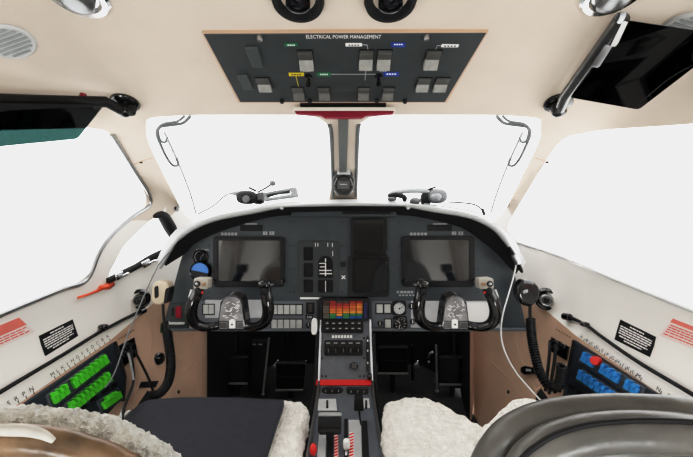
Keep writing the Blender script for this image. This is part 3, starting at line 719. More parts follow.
for x, y in ((303, 67), (303, 70.5), (363, 66.5), (380, 66.5), (380, 70.5), (428, 66.5), (262, 90), (295.5, 98.5), (321, 98.5), (360, 98.5), (385, 98.5), (417, 90)):
    for i in range(3): op(b, rect(x+i*2.4, y, x+i*2.4+1.7, y+1), .0007)
b.build('lettering', 'gtext', t, smooth=False)
# lip under the overhead panel
t = thing('padded_lip', 'maroon and cream lip under the front edge of the overhead panel', 'trim strip', A(343, 117, .80))
b = MB(); b.prism([A(x, y, .765) for x, y in [(300, 101.5), (386, 101.5), (386, 107.5), (300, 107.5)]], FW*.02); lab(b.build('black_strip', 'dark', t), 'black upper strip')  # plain black bar above the cream strip
b = MB(); b.prism([A(x, y, .75) for x, y in [(293, 107), (395, 107), (396, 110.5), (292, 110.5)]], FW*.02); lab(b.build('cream_strip', 'post', t, bevel=.001), 'cream middle strip')
b = MB(); b.prism([A(x, y, .75) for x, y in [(294, 110.7), (394.5, 110.7), (393, 113.6), (366, 115.6), (362, 118), (325, 118), (321, 115.6), (296, 113.6)]], FW*.012); lab(b.build('maroon_strip', 'maroon', t, bevel=.002), 'maroon lower strip')
# overhead lamps (black cups)
for l, px in (('left of the two black round cups in the headliner above the overhead panel', 298), ('right of the two black round cups in the headliner above the overhead panel', 390.5)):
    c = H(px, -2); n = hull_n(c)
    t = thing('overhead_lamp', l, 'lamp', c)
    b = MB(); b.lathe(c, n, [(.037, -.004), (.039, .004), (.037, .010), (.031, .011), (.027, .004), (.025, -.003), (.0001, -.003)], 36); b.build('bezel', 'dark', t)
    b = MB(); b.lathe(c, n+V((0, .12, 0)), [(.019, -.002), (.018, .012), (.015, .0125), (.013, .004), (.0001, .004)], 28); b.build('nozzle', 'gloss', t)
    b = MB(); b.lathe(c+n*.006, n, [(.012, 0), (.011, .003), (.0001, .005)], 20); b.build('lens', 'screen', t)
# chrome dome lamps
for l, px, py in (('chrome rimmed dome lamp at the upper left of the headliner', 77, -6), ('chrome rimmed dome lamp at the upper right of the headliner', 614, -8)):
    c = H(px, py); n = hull_n(c); t = thing('dome_lamp', l, 'lamp', c)
    b = MB(); b.lathe(c, n, [(.040, -.003), (.041, .003), (.037, .007), (.030, .006), (.026, .001), (.0001, .001)], 36); b.build('rim', 'chrome', t)
    b = MB(); b.lathe(c+n*.002, n, [(.022, 0), (.022, .013), (.018, .016), (.012, .017), (.0001, .016)], 30); b.build('swivel_head', 'steel', t)
# speaker grilles
for l, px, py, sx in (('round cream speaker grille with slanted slots at the upper left', 8, 41, 1), ('round pale speaker grille half hidden behind the right sun visor', 688, 30, -1)):
    c = H(px, py); n = hull_n(c); t = thing('speaker_grille', l, 'speaker', c)
    r = .033; e = (R-n*n.dot(R)).normalized(); w = n.cross(e)
    b = MB(); b.lathe(c, n, [(r, -.002), (r+.002, .003), (r-.002, .006), (r-.005, .004), (.0001, .0035)], 36); b.build('rim', 'lgrey', t)
    a = math.radians(-8 if sx > 0 else 188); d1 = e*math.cos(a)+w*math.sin(a); d2 = n.cross(d1)
    for k in range(-3, 4):
        y = k*.0078; L = math.sqrt((r-.006)**2-y*y); b = MB(); b.box(c+d2*y+n*.0045, d1*L, d2*.0019, n*.0012); b.build('slot', 'seal', t)
# ------------------------------------------------------------------ SUN VISORS
def hd(px, py, k): return CAM+(H(px, py)-CAM)*k
def visor(label, rail, blade, mount, knob_, thickness, bm_, strip=None, extras=None):
    c = H(*mount); n = hull_n(c); t = thing('sun_visor', label, 'sun visor', c)
    b = MB(); b.lathe(c, n, [(.028, -.003), (.028, .006), (.024, .010), (.012, .012), (.012, .03), (.0001, .03)], 28); b.build('mount_disc', 'gloss', t)
    b = MB(); b.ell(c+n*.024, R*.016, U*.013, FW*.014, 16, 10); b.build('pivot_ball', 'gloss', t)
    kc = hd(knob_[0], knob_[1], .95); b = MB(); b.lathe(kc, V((0, -.6, -.8)), [(.009, -.01), (.010, .004), (.007, .008), (.0001, .008)], 12); b.build('clamp_knob', 'rubber', t)
    rp_ = [hd(x, y, .945) for x, y in rail]; b = MB(); b.tube([c+n*.024]+rp_, .011, 12, spline=False); b.build('rail', extras or 'rubber', t)
    bl = [hd(x, y, k) for x, y, k in blade]
    nn = (bl[1]-bl[0]).cross(bl[2]-bl[0]).normalized()
    b = MB(); b.prism(rnd(bl, .06), nn*thickness); b.build('tinted_blade', bm_, t)
    if strip:
        for poly, m_, l in strip:
            q = [hd(x, y, k) for x, y, k in poly]; b = MB(); b.prism(q, nn*.004+nn*0); lab(b.build('blade_band', m_, t, bevel=.0008), l)
    return t
visor('dark teal tinted sun visor at the upper left, hanging from a black rail', [(106, 102), (40, 101), (-60, 99)],
      [(103, 106, .94), (-60, 104, .94), (-60, 156, .90), (0, 146.5, .90), (77, 139, .90)], (125, 102), (131, 111), .003, 'teal',
      [([(103, 105, .935), (-60, 103, .935), (-60, 112, .925), (97, 112.5, .925)], 'dark', 'black upper band'), ([(97, 112.6, .926), (-60, 112, .926), (-60, 132, .909), (84, 128.5, .909)], 'gloss', 'near-black middle band')])
v2 = visor('black smoked sun visor at the upper right on a clear rail', [(566, 95), (590, 62), (622, 18)],
      [(569, 97, .93), (600, 55, .93), (626, 20, .93), (693, 30, .86), (760, 42, .86), (700, 60, .86), (637, 109, .88)], (558, 102), (557, 109), .003, 'smoke', None, 'crystal')
b = MB(); q = [hd(x, y, .915) for x, y in [(612, 45), (617, 46), (628, 22), (624, 21)]]; b.prism(q, FW*.003); lab(b.build('highlight_strip', 'white', v2), 'white strip painted as a highlight beside the rail')  # painted highlight next to the visor rail
b = MB(); q = [hd(x, y, .905) for x, y in [(593, 65), (600, 66.5), (613, 46), (606, 44)]]; b.prism(q, FW*.006); lab(b.build('clip', 'steel', v2, bevel=.001), 'pale clip')
b = MB(); c = hd(83, 97, .95); b.lathe(c, V((0, -.3, -1)), [(.006, -.006), (.006, .004), (.004, .006), (.0001, .006)], 12)
tag(b.build('red_button', 'maroon', None), 'small dark red button on the headliner above the left visor', 'button')
# ------------------------------------------------------------------ CENTRE POST, COMPASS, SEALS
b = MB(); b.prism([H(x, y, .004) for x, y in [(338, 117), (348.5, 117), (346.5, 170), (339.5, 170)]], V((0, -.006, -.004)))
struct(b.build('trim_8', 'darkstrip', None, bevel=.001))
k = 9
for pts_, r, m_ in (([(329, 124), (331.5, 140), (333, 196)], .006, 'lead'), ([(359, 124), (357.5, 140), (356, 196)], .006, 'lead'),
                 ([(112, 134), (133, 168), (151, 201), (133, 216), (113, 233), (99, 252), (86, 280), (60, 290), (0, 314.5), (-100, 357)], .0065, 'steel'),
                 ([(507, 234), (512, 240), (560, 256), (620, 281), (693, 310.5), (790, 351)], .005, 'lgrey')):
    b = MB(); b.tube([H(x, y, .001) for x, y in pts_], r, 8); struct(b.build('trim_%d' % k, m_, None)); k += 1
t = thing('magnetic_compass', 'black magnetic compass with a white card on the windshield centre post', 'compass', A(343.5, 196, 1.12))
body = [(336, 171), (351, 171), (355, 180), (353, 190), (348, 195), (339, 195), (334, 190), (332, 180)]
b = MB(); b.prism([A(x, y, 1.10) for x, y in body], FW*.05); b.build('housing', 'darkhouse', t, bevel=.004)
b = MB(); b.lathe(A(343.5, 184.5, 1.10), -FW, [(.032, 0), (.032, .006), (.028, .010), (.026, .004), (.0001, .004)], 8); b.build('lens_ring', 'gloss', t)
b = MB(); b.prism([A(x, y, 1.089) for x, y in rect(337.5, 181, 349.5, 189)], FW*.004); b.build('window', 'screen', t)
b = MB(); b.prism([A(x, y, 1.088) for x, y in rect(340, 184, 347, 184.7)], FW*.001); b.build('lubber_line', 'gtext', t)
b = MB(); b.prism([A(x, y, 1.098) for x, y in [(337.5, 166.5), (350, 166.5), (350.5, 174.5), (337, 174.5)]], FW*.004); o = lab(b.build('card_holder', 'lgrey', t, bevel=.001), 'white correction card')
b = MB()
for i in range(3): b.prism([A(x, y, 1.0972) for x, y in rect(339.5, 168.5+i*1.8, 348.5, 169.1+i*1.8)], FW*.001)
b.build('card_line', 'gtext', o, smooth=False)
b = MB(); b.tube([A(343.5, 150, 1.11), A(343.5, 168, 1.11)], .009, 8, spline=False); b.build('bracket', 'seal', t)
b = MB(); b.lathe(A(349.5, 161, 1.07), -FW, [(.005, 0), (.005, .008), (.0001, .009)], 10); b.build('set_screw', 'brown', t)
# windshield heater leads
for l, mx in (('grey looping heater leads at the outer corner of the left windshield', lambda x: x), ('grey looping heater leads at the outer corner of the right windshield', lambda x: 2*X0-x)):
    t = thing('heater_lead', l, 'wiring', H(mx(160), 150))
    for nm, pts_, r in (('loop', [(190, 120.5), (183, 127), (172, 129), (160, 131), (156.5, 138), (161, 150), (167, 162), (173, 169), (178, 168), (176, 161)], .0042), ('loop', [(184, 120.5), (177, 125.5), (163, 128), (158, 134), (160, 144), (165, 146), (167, 141)], .0034), ('strip', [(164, 136), (178, 166), (190, 196), (198, 214)], .0034)):
        b = MB(); b.tube([H(mx(x), y, -.012) for x, y in pts_], r, 6); b.build(nm, 'seal' if nm == 'strip' else 'lead', t)
b = MB(); c = H(175, 208); n = hull_n(c); b.box(c+n*.002, R*.011, U*.012, n*.002)
t = tag(b.build('pillar_plaque', 'greyp', None, bevel=.001), 'small dark square plaque on the left windshield pillar', 'plaque')
o_ = MB(); o_.lathe(c+n*.004, n, [(.006, 0), (.006, .002), (.0001, .002)], 10); o_.build('center_button', 'black', t)
for l, x in (('tiny dark stud on the left windshield pillar', 141), ('tiny dark stud on the right windshield pillar', 547)):
    c = H(x, 162); b = MB(); b.lathe(c, hull_n(c), [(.0045, -.001), (.004, .003), (.0001, .004)], 10); tag(b.build('pillar_stud', 'black', None), l, 'stud')
for i, x in enumerate((lambda x: x, lambda x: 2*X0-x)):
    b = MB(); b.tube([H(x(131), 166, .0005), H(x(140), 161.5, .0005), H(x(152), 158, .0005)], .0014, 5); struct(b.build('trim_%d' % (20+i), 'tan', None))
# ------------------------------------------------------------------ SIDE WALL FITTINGS
def wq(b, poly, h1, h0=-.001, plane=None):
    """flat plate lying on the side wall"""
    ps = [H(x, y) for x, y in poly]; c = sum(ps, V())/len(ps); n = hull_n(c)
    if plane: c, n = plane; ps = [hitp(x, y, plane) for x, y in poly]
    top = [p-n*(p-c).dot(n)+n*h1 for p in ps]
    return b.prism(top, n*(h0-h1)), n
def bil(poly, u, v):
    a, b_, c, d = [V((x, y, 0)) for x, y in poly]; p = (a*(1-u)+b_*u)*(1-v)+(d*(1-u)+c*u)*v; return p.x, p.y
def placard(label, quad, m_, ml, lines, band=None):
    b = MB(); qc = sum((H(x, y) for x, y in quad), V())/4; qn = (H(*quad[1])-H(*quad[0])).cross(H(*quad[3])-H(*quad[0])).normalized(); qn = qn if qn.dot(CAM-qc) > 0 else -qn; PLq = (qc, qn); wq(b, quad, .0020, -.002, PLq); o = tag(b.build('placard', m_, None, smooth=False), label, 'placard')
    b = MB(); rr = random.Random(len(label))
    for v, u0, u1 in lines:
        u = u0
        while u < u1:
            w = min(rr.uniform(.05, .12), u1-u); wq(b, [bil(quad, u, v), bil(quad, u+w, v), bil(quad, u+w, v+.055), bil(quad, u, v+.055)], .0026, .001, PLq); u += w+.018
    b.build('lettering', ml, o, smooth=False)
    if band:
        b = MB(); wq(b, [bil(quad, *p) for p in band], .0023, .001, PLq); lab(b.build('color_band', 'redp', o, smooth=False), 'solid salmon red band')
    return o
TL = [(.10, .3, .7)]+[(.24+.11*i, .06, .95-.08*(i == 3)) for i in range(4)]+[(.70, .1, .9), (.82, .25, .75)]
placard('black placard with white lettering on the left side wall', [(38.5, 336), (72, 319.5), (77.5, 336), (45, 356)], 'black', 'wtext', TL)
placard('black placard with white lettering on the right side wall', [(621, 319.5), (656.5, 337), (650, 357), (615, 339.5)], 'black', 'wtext', TL)
placard('salmon red and white placard at the left edge on the side wall', [(-40, 342), (18, 317.5), (34, 332), (-28, 360)], mat('white_placard', (.84, .74, .70), .6, var=.02), 'rtext', [(.56, .04, .96), (.68, .04, .9), (.8, .1, .95)], [(0, 0), (1, 0), (1, .48), (0, .48)])
placard('white placard with red lettering and header at the right edge on the side wall', [(674, 318.5), (716, 335), (702, 352), (660, 335.5)], mat('pink_placard', (.86, .70, .66), .6, var=.02), 'rtext', [(.3, .05, .95), (.42, .05, .9), (.54, .05, .95), (.66, .05, .85), (.8, .05, .9)], [(0, 0), (1, 0), (1, .2), (0, .2)])
# grab rails along the sills
for l, pts_, end, clip in (('black rail running along the left sill', [(138, 312), (122, 319.5), (110, 326), (95, 334), (60, 355.5), (0, 391), (-80, 440)], (142, 310), (100, 327.5)), ('black rail running along the right sill', [(572, 318), (582, 322), (592, 328), (604, 337), (640, 362), (693, 393.5), (770, 440)], (567, 317), (588, 325))):
    t = thing('side_rail', l, 'rail', H(*pts_[0]))
    b = MB(); b.tube([H(x, y, .008) for x, y in pts_], [.006]+[.0044]*(len(pts_)-1), 10); b.build('rod', 'rubber', t)
    b = MB(); c = H(*end, .011); c2 = H(*pts_[0], .011); b.tube([c, c2.lerp(c, -.3)], .011, 12, spline=False); b.build('end_cap', 'gloss', t, bevel=.002)
    b = MB(); c = H(*clip, .010); b.ell(c, R*.012, U*.007, FW*.010, 12, 8, .7); b.build('hook', 'gloss', t)
# letter tags above the breaker boards
def letters(label, seq, p0, p1, side):
    t = thing('letter_row', label, 'lettering', H((p0[0]+p1[0])/2, (p0[1]+p1[1])/2)); n_ = len(seq)
    for i, ch in enumerate(seq):
        f = i/(n_-1); x = p0[0]+(p1[0]-p0[0])*f; y = p0[1]+(p1[1]-p0[1])*f
        c = H(x, y, .0015); n = hull_n(c); xd = (H(x+2, y+2*(p1[1]-p0[1])/(p1[0]-p0[0]))-H(x, y)).normalized(); yd = n.cross(xd).normalized()
        if yd.z < 0: yd = -yd
        text(ch, c, xd, yd, .0092, 'btext', t, name='letter')
        e = H(x+(2.4 if abs(p1[0]-p0[0]) < 60 else 3), y+3.2, .0012)
        b = MB(); b.box(e, yd*.0035, xd*.0006, n*.0003); b.build('tick', 'btext', t)
letters('black letters M to A in a row under the left rail', 'MLKJHGFEDCBA', (52, 374.5), (107, 336.5), -1)
letters('black letters S R P N under the rear of the left rail', 'SRPN', (8, 403.5), (31, 389.5), -1)
letters('black letters A to M in a row under the right rail', 'ABCDEFGHJKLM', (582, 337), (639, 376), 1)
letters('black letters N P under the rear of the right rail', 'NP', (659, 389.5), (669, 396), 1)
# breaker boards
def board(label, poly, edge):
    t = thing('breaker_board', label, 'circuit breaker panel', H(*poly[-1]))
    b = MB(); wq(b, poly, .008); b.build('board', 'navyboard', t, bevel=.002)
    b = MB(); ps = [H(x, y, .009) for x, y in edge]; b.tube(ps, .005, 8, spline=False); b.build('edge_frame', 'black', t)
    return t
BL = board('dark breaker board with rows of bright green clips on the left wall', [(-10, 432), (20, 405), (112, 342.5), (122, 376), (119, 400), (96, 425), (20, 470)], [(112, 342.5), (122, 378), (120, 402)])
BR = board('dark breaker board with rows of bright blue clips on the right wall', [(577, 341), (672, 402), (700, 425), (690, 450), (600, 425), (568, 398)], [(577, 341), (571, 372), (567, 400)])
def bar_row(t, quad, m_, n_, h0, h1, skip=(), tops=True):
    b = MB(); e = .12
    def g(u, v): return bil(quad, u, v)
    wq(b, [g(-.03, -.25), g(1.03, -.25), g(1.05, 1.35), g(-.05, 1.35)], h0, .004); b.build('breaker_bar', 'panel', t, bevel=.002)
    for i in range(n_):
        if i in skip: continue
        u0 = (i+.05)/n_; u1 = (i+.95)/n_
        b = MB(); wq(b, [g(u0, .12), g(u1, .12), g(u1, 1), g(u0, 1)], h1, h0-.001); o = b.build('breaker_clip', m_, t, bevel=.0015)
        b = MB(); wq(b, [g(u0+.2/n_, -.2), g(u1-.25/n_, -.2), g(u1-.25/n_, .3), g(u0+.2/n_, .3)], h1+.006, h0-.001); b.build('clip_tab', m_, o, bevel=.001)
bar_row(BL, [(43.5, 398), (99, 357), (103.5, 364), (48, 406.5)], 'green', 11, .014, .022, (3,))
bar_row(BL, [(61, 407), (102, 374.5), (106.5, 382), (66, 415)], 'green', 9, .014, .022)
bar_row(BL, [(94, 404), (114, 391), (117, 398.5), (98, 412)], 'green', 1, .014, .022)
bar_row(BR, [(590, 354.5), (647, 390), (642.5, 397.5), (586, 362)], 'blue', 9, .014, .022, (2, 6))
bar_row(BR, [(586, 372.5), (622, 396), (618, 404), (582.5, 380)], 'blue', 6, .014, .022)
for x, y in ((576, 388), (584, 393.5), (592, 398)):
    b = MB(); c = H(x, y, .008); b.lathe(c, hull_n(c), [(.008, 0), (.007, .010), (.0001, .011)], 12); b.build('breaker_button', 'black', BR)
for x, y in ((88, 400), (101, 391), (110, 386), (78, 409)):
    b = MB(); c = H(x, y, .008); b.lathe(c, hull_n(c), [(.008, 0), (.007, .010), (.0001, .011)], 12); b.build('breaker_button', 'black', BL)
c = H(602.5, 362.5, .014); n = hull_n(c)
b = MB(); b.lathe(c, n+R*.3+V((0, -.4, 0)), [(.012, 0), (.012, .014), (.010, .017), (.010, .024), (.0001, .025)], 16); lab(b.build('breaker_collar', 'red', BR), 'bright red collar')
# air outlets
def outlet(label, px, py, r, m2, tilt):
    c = H(px, py); n = hull_n(c); ax = (n+V(tilt)).normalized(); t = thing('air_outlet', label, 'air vent', c)
    b = MB(); b.lathe(c, ax, [(r*1.15, -.01), (r*1.15, .006), (r*.95, .012), (r*.8, .010), (r*.7, 0), (.0001, 0)], 30); b.build('bezel', 'gloss', t)
    b = MB(); b.lathe(c+ax*.004, ax, [(r*.62, 0), (r*.62, .018), (r*.5, .024), (r*.42, .022), (r*.36, .014), (.0001, .014)], 26); b.build('nozzle', m2, t)
    b = MB(); b.lathe(c+ax*.016, ax, [(r*.3, 0), (r*.28, .009), (.0001, .011)], 18); b.build('core', 'gloss', t)
outlet('round black air outlet on the left side wall, in front of the thin cable', 139, 299, .029, 'gloss', (0, -.9, .1))
outlet('round black air outlet with a chrome nozzle on the right side wall', 547, 299, .033, 'steel', (0, -.9, .1))
# coiled cords and hand microphones
def coil(b, pts_, r, rw, turns):
    path = crm([V(p) for p in pts_], 12); L = [0]
    for a, c in zip(path, path[1:]): L.append(L[-1]+(c-a).length)
    N = turns*9; out = []; j = 0
    for i in range(N+1):
        s_ = L[-1]*i/N
        while j < len(L)-2 and L[j+1] < s_: j += 1
        f = (s_-L[j])/max(L[j+1]-L[j], 1e-9); p = path[j].lerp(path[j+1], f); t_ = (path[j+1]-path[j]).normalized()
        e = t_.cross(V((0, 1, 0))).normalized(); w = t_.cross(e); an = 2*math.pi*i/9; out.append(p+(e*math.cos(an)+w*math.sin(an))*r)
    b.tube(out, rw, 5, spline=False)
t = thing('hand_microphone', 'cream hand microphone with a black grille on the left side wall', 'microphone', H(160, 300))
dm = .97
b = MB(); b.prism(rnd([A(152, 285, dm), A(156, 281, dm), A(166, 282.5, dm), A(169, 288, dm), A(164, 304, dm), A(157, 305.5, dm), A(150, 302, dm)], .3), FW*.035); b.build('case', 'micream', t, bevel=.006, bseg=3)
b = MB(); b.prism(rnd([A(154, 287, dm-.002), A(158, 285.5, dm-.002), A(158.5, 297, dm-.002), A(154.5, 299, dm-.002)], .25), FW*.01); b.build('grille', 'rubber', t, bevel=.001)
b = MB(); b.prism(rnd([A(165, 289, dm-.002), A(170, 287, dm-.002), A(167, 303, dm-.002), A(163.5, 304, dm-.002)], .25), FW*.03); b.build('talk_button', 'rubber', t, bevel=.002)
b = MB(); b.tube([A(163, 304, .98), A(164, 320, .98), A(167, 332, .975)], .004, 8); coil(b, [A(167, 331, .975), A(169, 345, .96), A(171, 365, .95), A(168, 382, .94), A(160, 393, .935), A(150, 396, .93)], .0105, .0034, 34); b.build('coiled_cord', 'black', t)
b = MB(); b.prism(rnd([A(160, 333, .985), A(160.5, 323, .985), A(165, 322, .985), A(166, 334, .985)], .2), FW*.02); b.build('cord_plug', 'gloss', t, bevel=.002)
t = thing('hand_microphone', 'black hand microphone clipped to the right side wall', 'microphone', H(528, 306))
dm = .99
b = MB(); b.prism(rnd([A(518, 285, dm), A(524, 279.5, dm), A(534, 281, dm), A(541, 288, dm), A(540, 300, dm), A(532, 308, dm), A(523, 305.5, dm), A(517, 296, dm)], .4), FW*.035); b.build('case', 'gloss', t, bevel=.010, bseg=4)
b = MB(); b.prism(rnd([A(523, 291, dm-.003), A(528, 289.5, dm-.003), A(528.5, 292.5, dm-.003), A(523.5, 294, dm-.003)], .3), FW*.008); b.build('badge', 'steel', t, bevel=.001)
b = MB(); b.prism(rnd([A(519, 288, dm+.01), A(522, 284, dm+.01), A(523, 299, dm+.01), A(520, 298, dm+.01)], .3), FW*.02); b.build('talk_button', 'rubber', t, bevel=.002)
b = MB(); b.tube([A(530, 305, 1.0), A(530, 313, .995), A(530.5, 320, .985)], .0045, 8); coil(b, [A(530.5, 319, .985), A(531.5, 335, .96), A(535, 355, .93), A(540, 372, .91), A(547, 384, .89), A(556, 388, .875), A(560, 380, .87), A(562, 365, .865)], .0105, .0034, 40); b.build('coiled_cord', 'black', t)
# jack panels
for l, poly, plug in (('black jack panel with plugs on the tan left wall', [(117.5, 346), (133.5, 337.5), (137, 355), (123, 367)], [(126, 346), (129, 353), (123, 354)]), ('black jack panel with plugs on the tan right wall', [(552, 337), (570, 347), (567.5, 361), (551, 351)], [(557, 343), (564, 346.5), (557, 349)])):
    t = thing('jack_panel', l, 'jack panel', H(*poly[2]))
    b = MB(); _, n = wq(b, poly, .004); b.build('plate', 'gloss', t, bevel=.001)
    for x, y in plug:
        c = H(x, y, .004); b = MB(); b.lathe(c, n, [(.008, 0), (.008, .004), (.005, .006), (.005, .020), (.0001, .021)], 14); b.build('socket', 'rubber', t)
        b = MB(); b.lathe(c, n, [(.0095, 0), (.0095, .002), (.0001, .0025)], 14); b.build('nut', 'steel', t)
for l, pts_, r, m_ in (('thin grey cable rising from the left jack panel to the glareshield end', [A(180, 238, .95), A(170, 251, .93), A(158, 266, .90), A(144, 296, .85), A(128, 335, .80), A(115, 372, .74), A(105, 388, .72)], .0016, 'lead'),
                   ('black plug cable dropping from the left jack panel to the cup hole', [H(128, 352, .02), H(130, 362, .03), H(140, 382, .03), H(148, 396, .02)], .0035, 'black'),
                   ('dark cable hanging straight down from the left jack panel', [H(124, 348, .02), H(121, 362, .035), H(120.5, 385, .04), A(123, 412, .70), A(124, 440, .69)], .0035, 'rubber'),
                   ('grey cable hanging beside the dark one below the left jack panel', [H(122, 355, .02), H(118, 368, .04), H(117, 390, .05), A(121, 415, .69), A(122, 440, .68)], .003, 'greyp'),
                   ('thin pale cable from the right glareshield end down to the right seat', [A(516.5, 262, .985), A(514, 275, .97), A(508, 296, .95), A(502.5, 316, .93), A(501, 335, .91), A(505, 352, .89), A(515, 371, .86), A(530, 389, .83), A(548, 408, .80)], .0021, 'lgrey'),
                   ('left of the black plug cables under the right jack panel', [H(557, 344, .025), H(560, 356, .035), H(560, 374, .04), H(556, 394, .035)], .0045, 'black'),
                   ('right of the black plug cables under the right jack panel', [H(564, 347, .025), H(566, 358, .035), H(565.5, 374, .04), H(560, 397, .035)], .0045, 'rubber')):
    b = MB(); b.tube(pts_, r, 8, 8); tag(b.build('cable', m_, None), l, 'cable')
b = MB(); b.tube([A(514, 254.5, .975), A(518.5, 264, .975)], .009, 12, spline=False); o = tag(b.build('cable_clip', 'steel', None, bevel=.001), 'grey cable clip on the right end of the glareshield', 'clip')
# small wall fittings
c = H(158, 359, .003); n = hull_n(c); t = thing('round_vent', 'small round black fitting on the tan left wall', 'fitting', c)
b = MB(); b.lathe(c, n+V((0, -.5, 0)), [(.020, -.008), (.020, .004), (.016, .008), (.0001, .007)], 24); b.build('body', 'gloss', t)
b = MB()
for dx in (-3, 1.5): b.box(H(158+dx, 359, .012), R*.004, U*.0012, n*.001)
b.build('mark', 'gtext', t, smooth=False)
b = MB(); wq(b, [(141, 382), (158, 381), (155, 387.5), (138, 388)], .003); tag(b.build('wall_slot', 'dark', None), 'dark rectangular slot low on the tan left wall', 'slot')
t = thing('wall_clip', 'black clip on the tan right wall beside the coiled cord', 'clip', H(530, 371))
b = MB(); wq(b, rnd_q if False else [(524, 368), (528, 366.5), (538, 368.5), (538.5, 374.5), (527, 375.5), (523.5, 373)], .014); b.build('body', 'gloss', t, bevel=.003)
b = MB(); wq(b, [(530, 369.8), (535, 370.3), (535, 372.8), (530, 372.4)], .0155, .013); b.build('mark', 'greyp', t)
for l, x, y, a in (('dark oval cup hole low on the left wall beside the left seat', 141, 399, -.25), ('dark oval cup hole low on the right wall beside the coiled cord', 548, 397, .25)):
    c = H(x, y, .004); n = hull_n(c); ax = (n*.75+V((0, -.1, .65))).normalized(); t = thing('cup_hole', l, 'cup holder', c)
    b = MB(); b.lathe(c, ax, [(.040, -.01), (.041, .001), (.037, .002), (.036, -.006), (.0001, -.006)], 30, ref=(0, 1, 0)); b.build('rim', 'tan', t)
    b = MB(); b.lathe(c-ax*.0055, ax, [(.0355, 0), (.0355, .001), (.0001, .001)], 30, ref=(0, 1, 0)); b.build('hole', 'dark', t)
for l, x, y in (('small dark screw hole on the tan right footwell wall', 508.5, 392), ('small dark screw hole on the tan left footwell wall', 178.5, 392)):
    c = H(x, y); b = MB(); b.lathe(c, hull_n(c), [(.006, -.001), (.006, .002), (.0001, .002)], 10); tag(b.build('screw_hole', 'dark', None), l, 'screw hole')
for i, pl_ in enumerate(([(492, 362), (510, 380), (523, 398)], [(515, 334), (519, 352), (531, 380), (543, 402)], [(152, 318), (151, 345), (146, 375), (135, 392)], [(194, 361), (180, 378), (165, 396)])):
    b = MB(); b.tube([H(x, y, .0) for x, y in pl_], .002, 6); struct(b.build('trim_%d' % (22+i), 'tan', None))
b = MB()
for l, seq in (('tiny stencilled row above the right jack panel', [(551+i*2.6, 325.5+i*1.55) for i in range(8)]), ('tiny stencilled row above the left jack panel', [(118+i*2.4, 338.5-i*1.5) for i in range(7)])):
    b = MB()
    for x, y in seq: wq(b, rect(x, y, x+1.5, y+1.5), .0012)
    tag(b.build('stencil_row', 'brown', None, smooth=False), l, 'lettering')
# storm-window fittings on the left
t = thing('storm_window_seal', 'thick black seal around the front and lower edge of the small left window', 'window seal', H(165, 250))
b = MB(); b.tube([H(x, y, .004) for x, y in [(153, 217), (158, 215), (163, 217), (169, 227), (177, 243), (174, 249)]], [.006, .012, .019, .021, .016, .010], 12); b.build('front_seal', 'rubber', t)
b = MB(); b.tube([H(x, y, .004) for x, y in [(175, 246), (165, 251), (150, 258), (136, 266), (120, 274), (106, 281)]], [.012, .013, .012, .010, .011, .009], 12); b.build('lower_seal', 'rubber', t)
for l, x, y in (('chrome latch at the rear lower corner of the small left window', 114, 275), ('chrome latch midway along the lower edge of the small left window', 143, 263)):
    c = H(x, y, .016); n = hull_n(c); t = thing('window_latch', l, 'latch', c); e = (H(x+6, y-3.2)-H(x, y)).normalized(); w = n.cross(e)
    b = MB(); b.box(c, e*.014, w*.011, n*.003); b.build('plate', 'chrome', t, bevel=.002)
    b = MB(); b.lathe(c, n, [(.007, 0), (.007, .008), (.004, .010), (.0001, .010)], 14); b.build('pivot', 'steel', t)
    b = MB(); b.tube([c+n*.008, c+n*.010+e*.02, c+n*.006+e*.034-w*.004], .0035, 8); b.build('arm', 'chrome', t)
t = thing('release_strap', 'red-orange strap lying on the left sill below the small window', 'strap', H(95, 291))
b = MB(); q = [(112, 282.5), (107, 285.5), (100, 287.5), (94, 291), (86, 294), (75, 297.5)]; pts_ = [H(x, y, .006) for x, y in q]
w_ = [.008, .010, .006, .0035, .003, .003]
rows = [[p+V((0, 0, a)), p-V((0, 0, a))] for p, a in zip(pts_, w_)]; b.grid(rows); o = b.build('ribbon', 'orange', t, fix=False); sd = o.modifiers.new('solid', 'SOLIDIFY'); sd.thickness = .002
b = MB(); b.ell(H(100, 286, .010), R*.012, U*.005, FW*.012, 12, 8); b.build('pull_tab', 'orange', t)
# ------------------------------------------------------------------ HEADSETS on the glareshield
t = thing('aviation_headset', 'grey and black headset with a boom microphone on the left of the glareshield', 'headset', A(262, 203, 1.06))
h_ = 1.06
b = MB(); b.ell(A(247, 197.5, h_), R*.033, U*.022, FW*.03, 20, 12, .8); b.build('ear_cup', 'rubber', t)
b = MB(); b.lathe(A(246, 199, h_-.028), -FW, [(.012, 0), (.011, .003), (.0001, .004)], 16); b.build('cup_logo_disc', 'hsgrey', t)
b = MB(); b.ell(A(258, 199, h_+.04), R*.022, U*.018, FW*.03, 18, 10, .8); b.build('ear_cup', 'black', t)
b = MB(); b.ell(A(240, 193.5, h_+.02), R*.028, U*.010, FW*.03, 16, 8); lab(b.build('ear_cushion', 'hslight', t), 'pale ear cushion')
b = MB(); b.ring([A(x, y, h_) for x, y in [(262, 193), (296, 186.5), (298, 196.5), (264, 201)]], [A(x, y, h_) for x, y in [(266, 194.5), (290, 190), (291, 194), (267, 198)]], FW*.03); lab(b.build('headband', 'hslight', t, bevel=.003), 'pale grey padded headband')
b = MB(); b.tube([A(266, 196.5, h_+.02), A(278, 193, h_+.02), A(290, 192, h_+.02)], .006, 8); b.build('headband_pad', 'hsgrey', t)
b = MB(); b.prism([A(x, y, h_-.002) for x, y in [(256, 193), (263, 191.5), (264, 199), (257, 200.5)]], FW*.03); b.build('slider_yoke', 'hsgrey', t, bevel=.003)
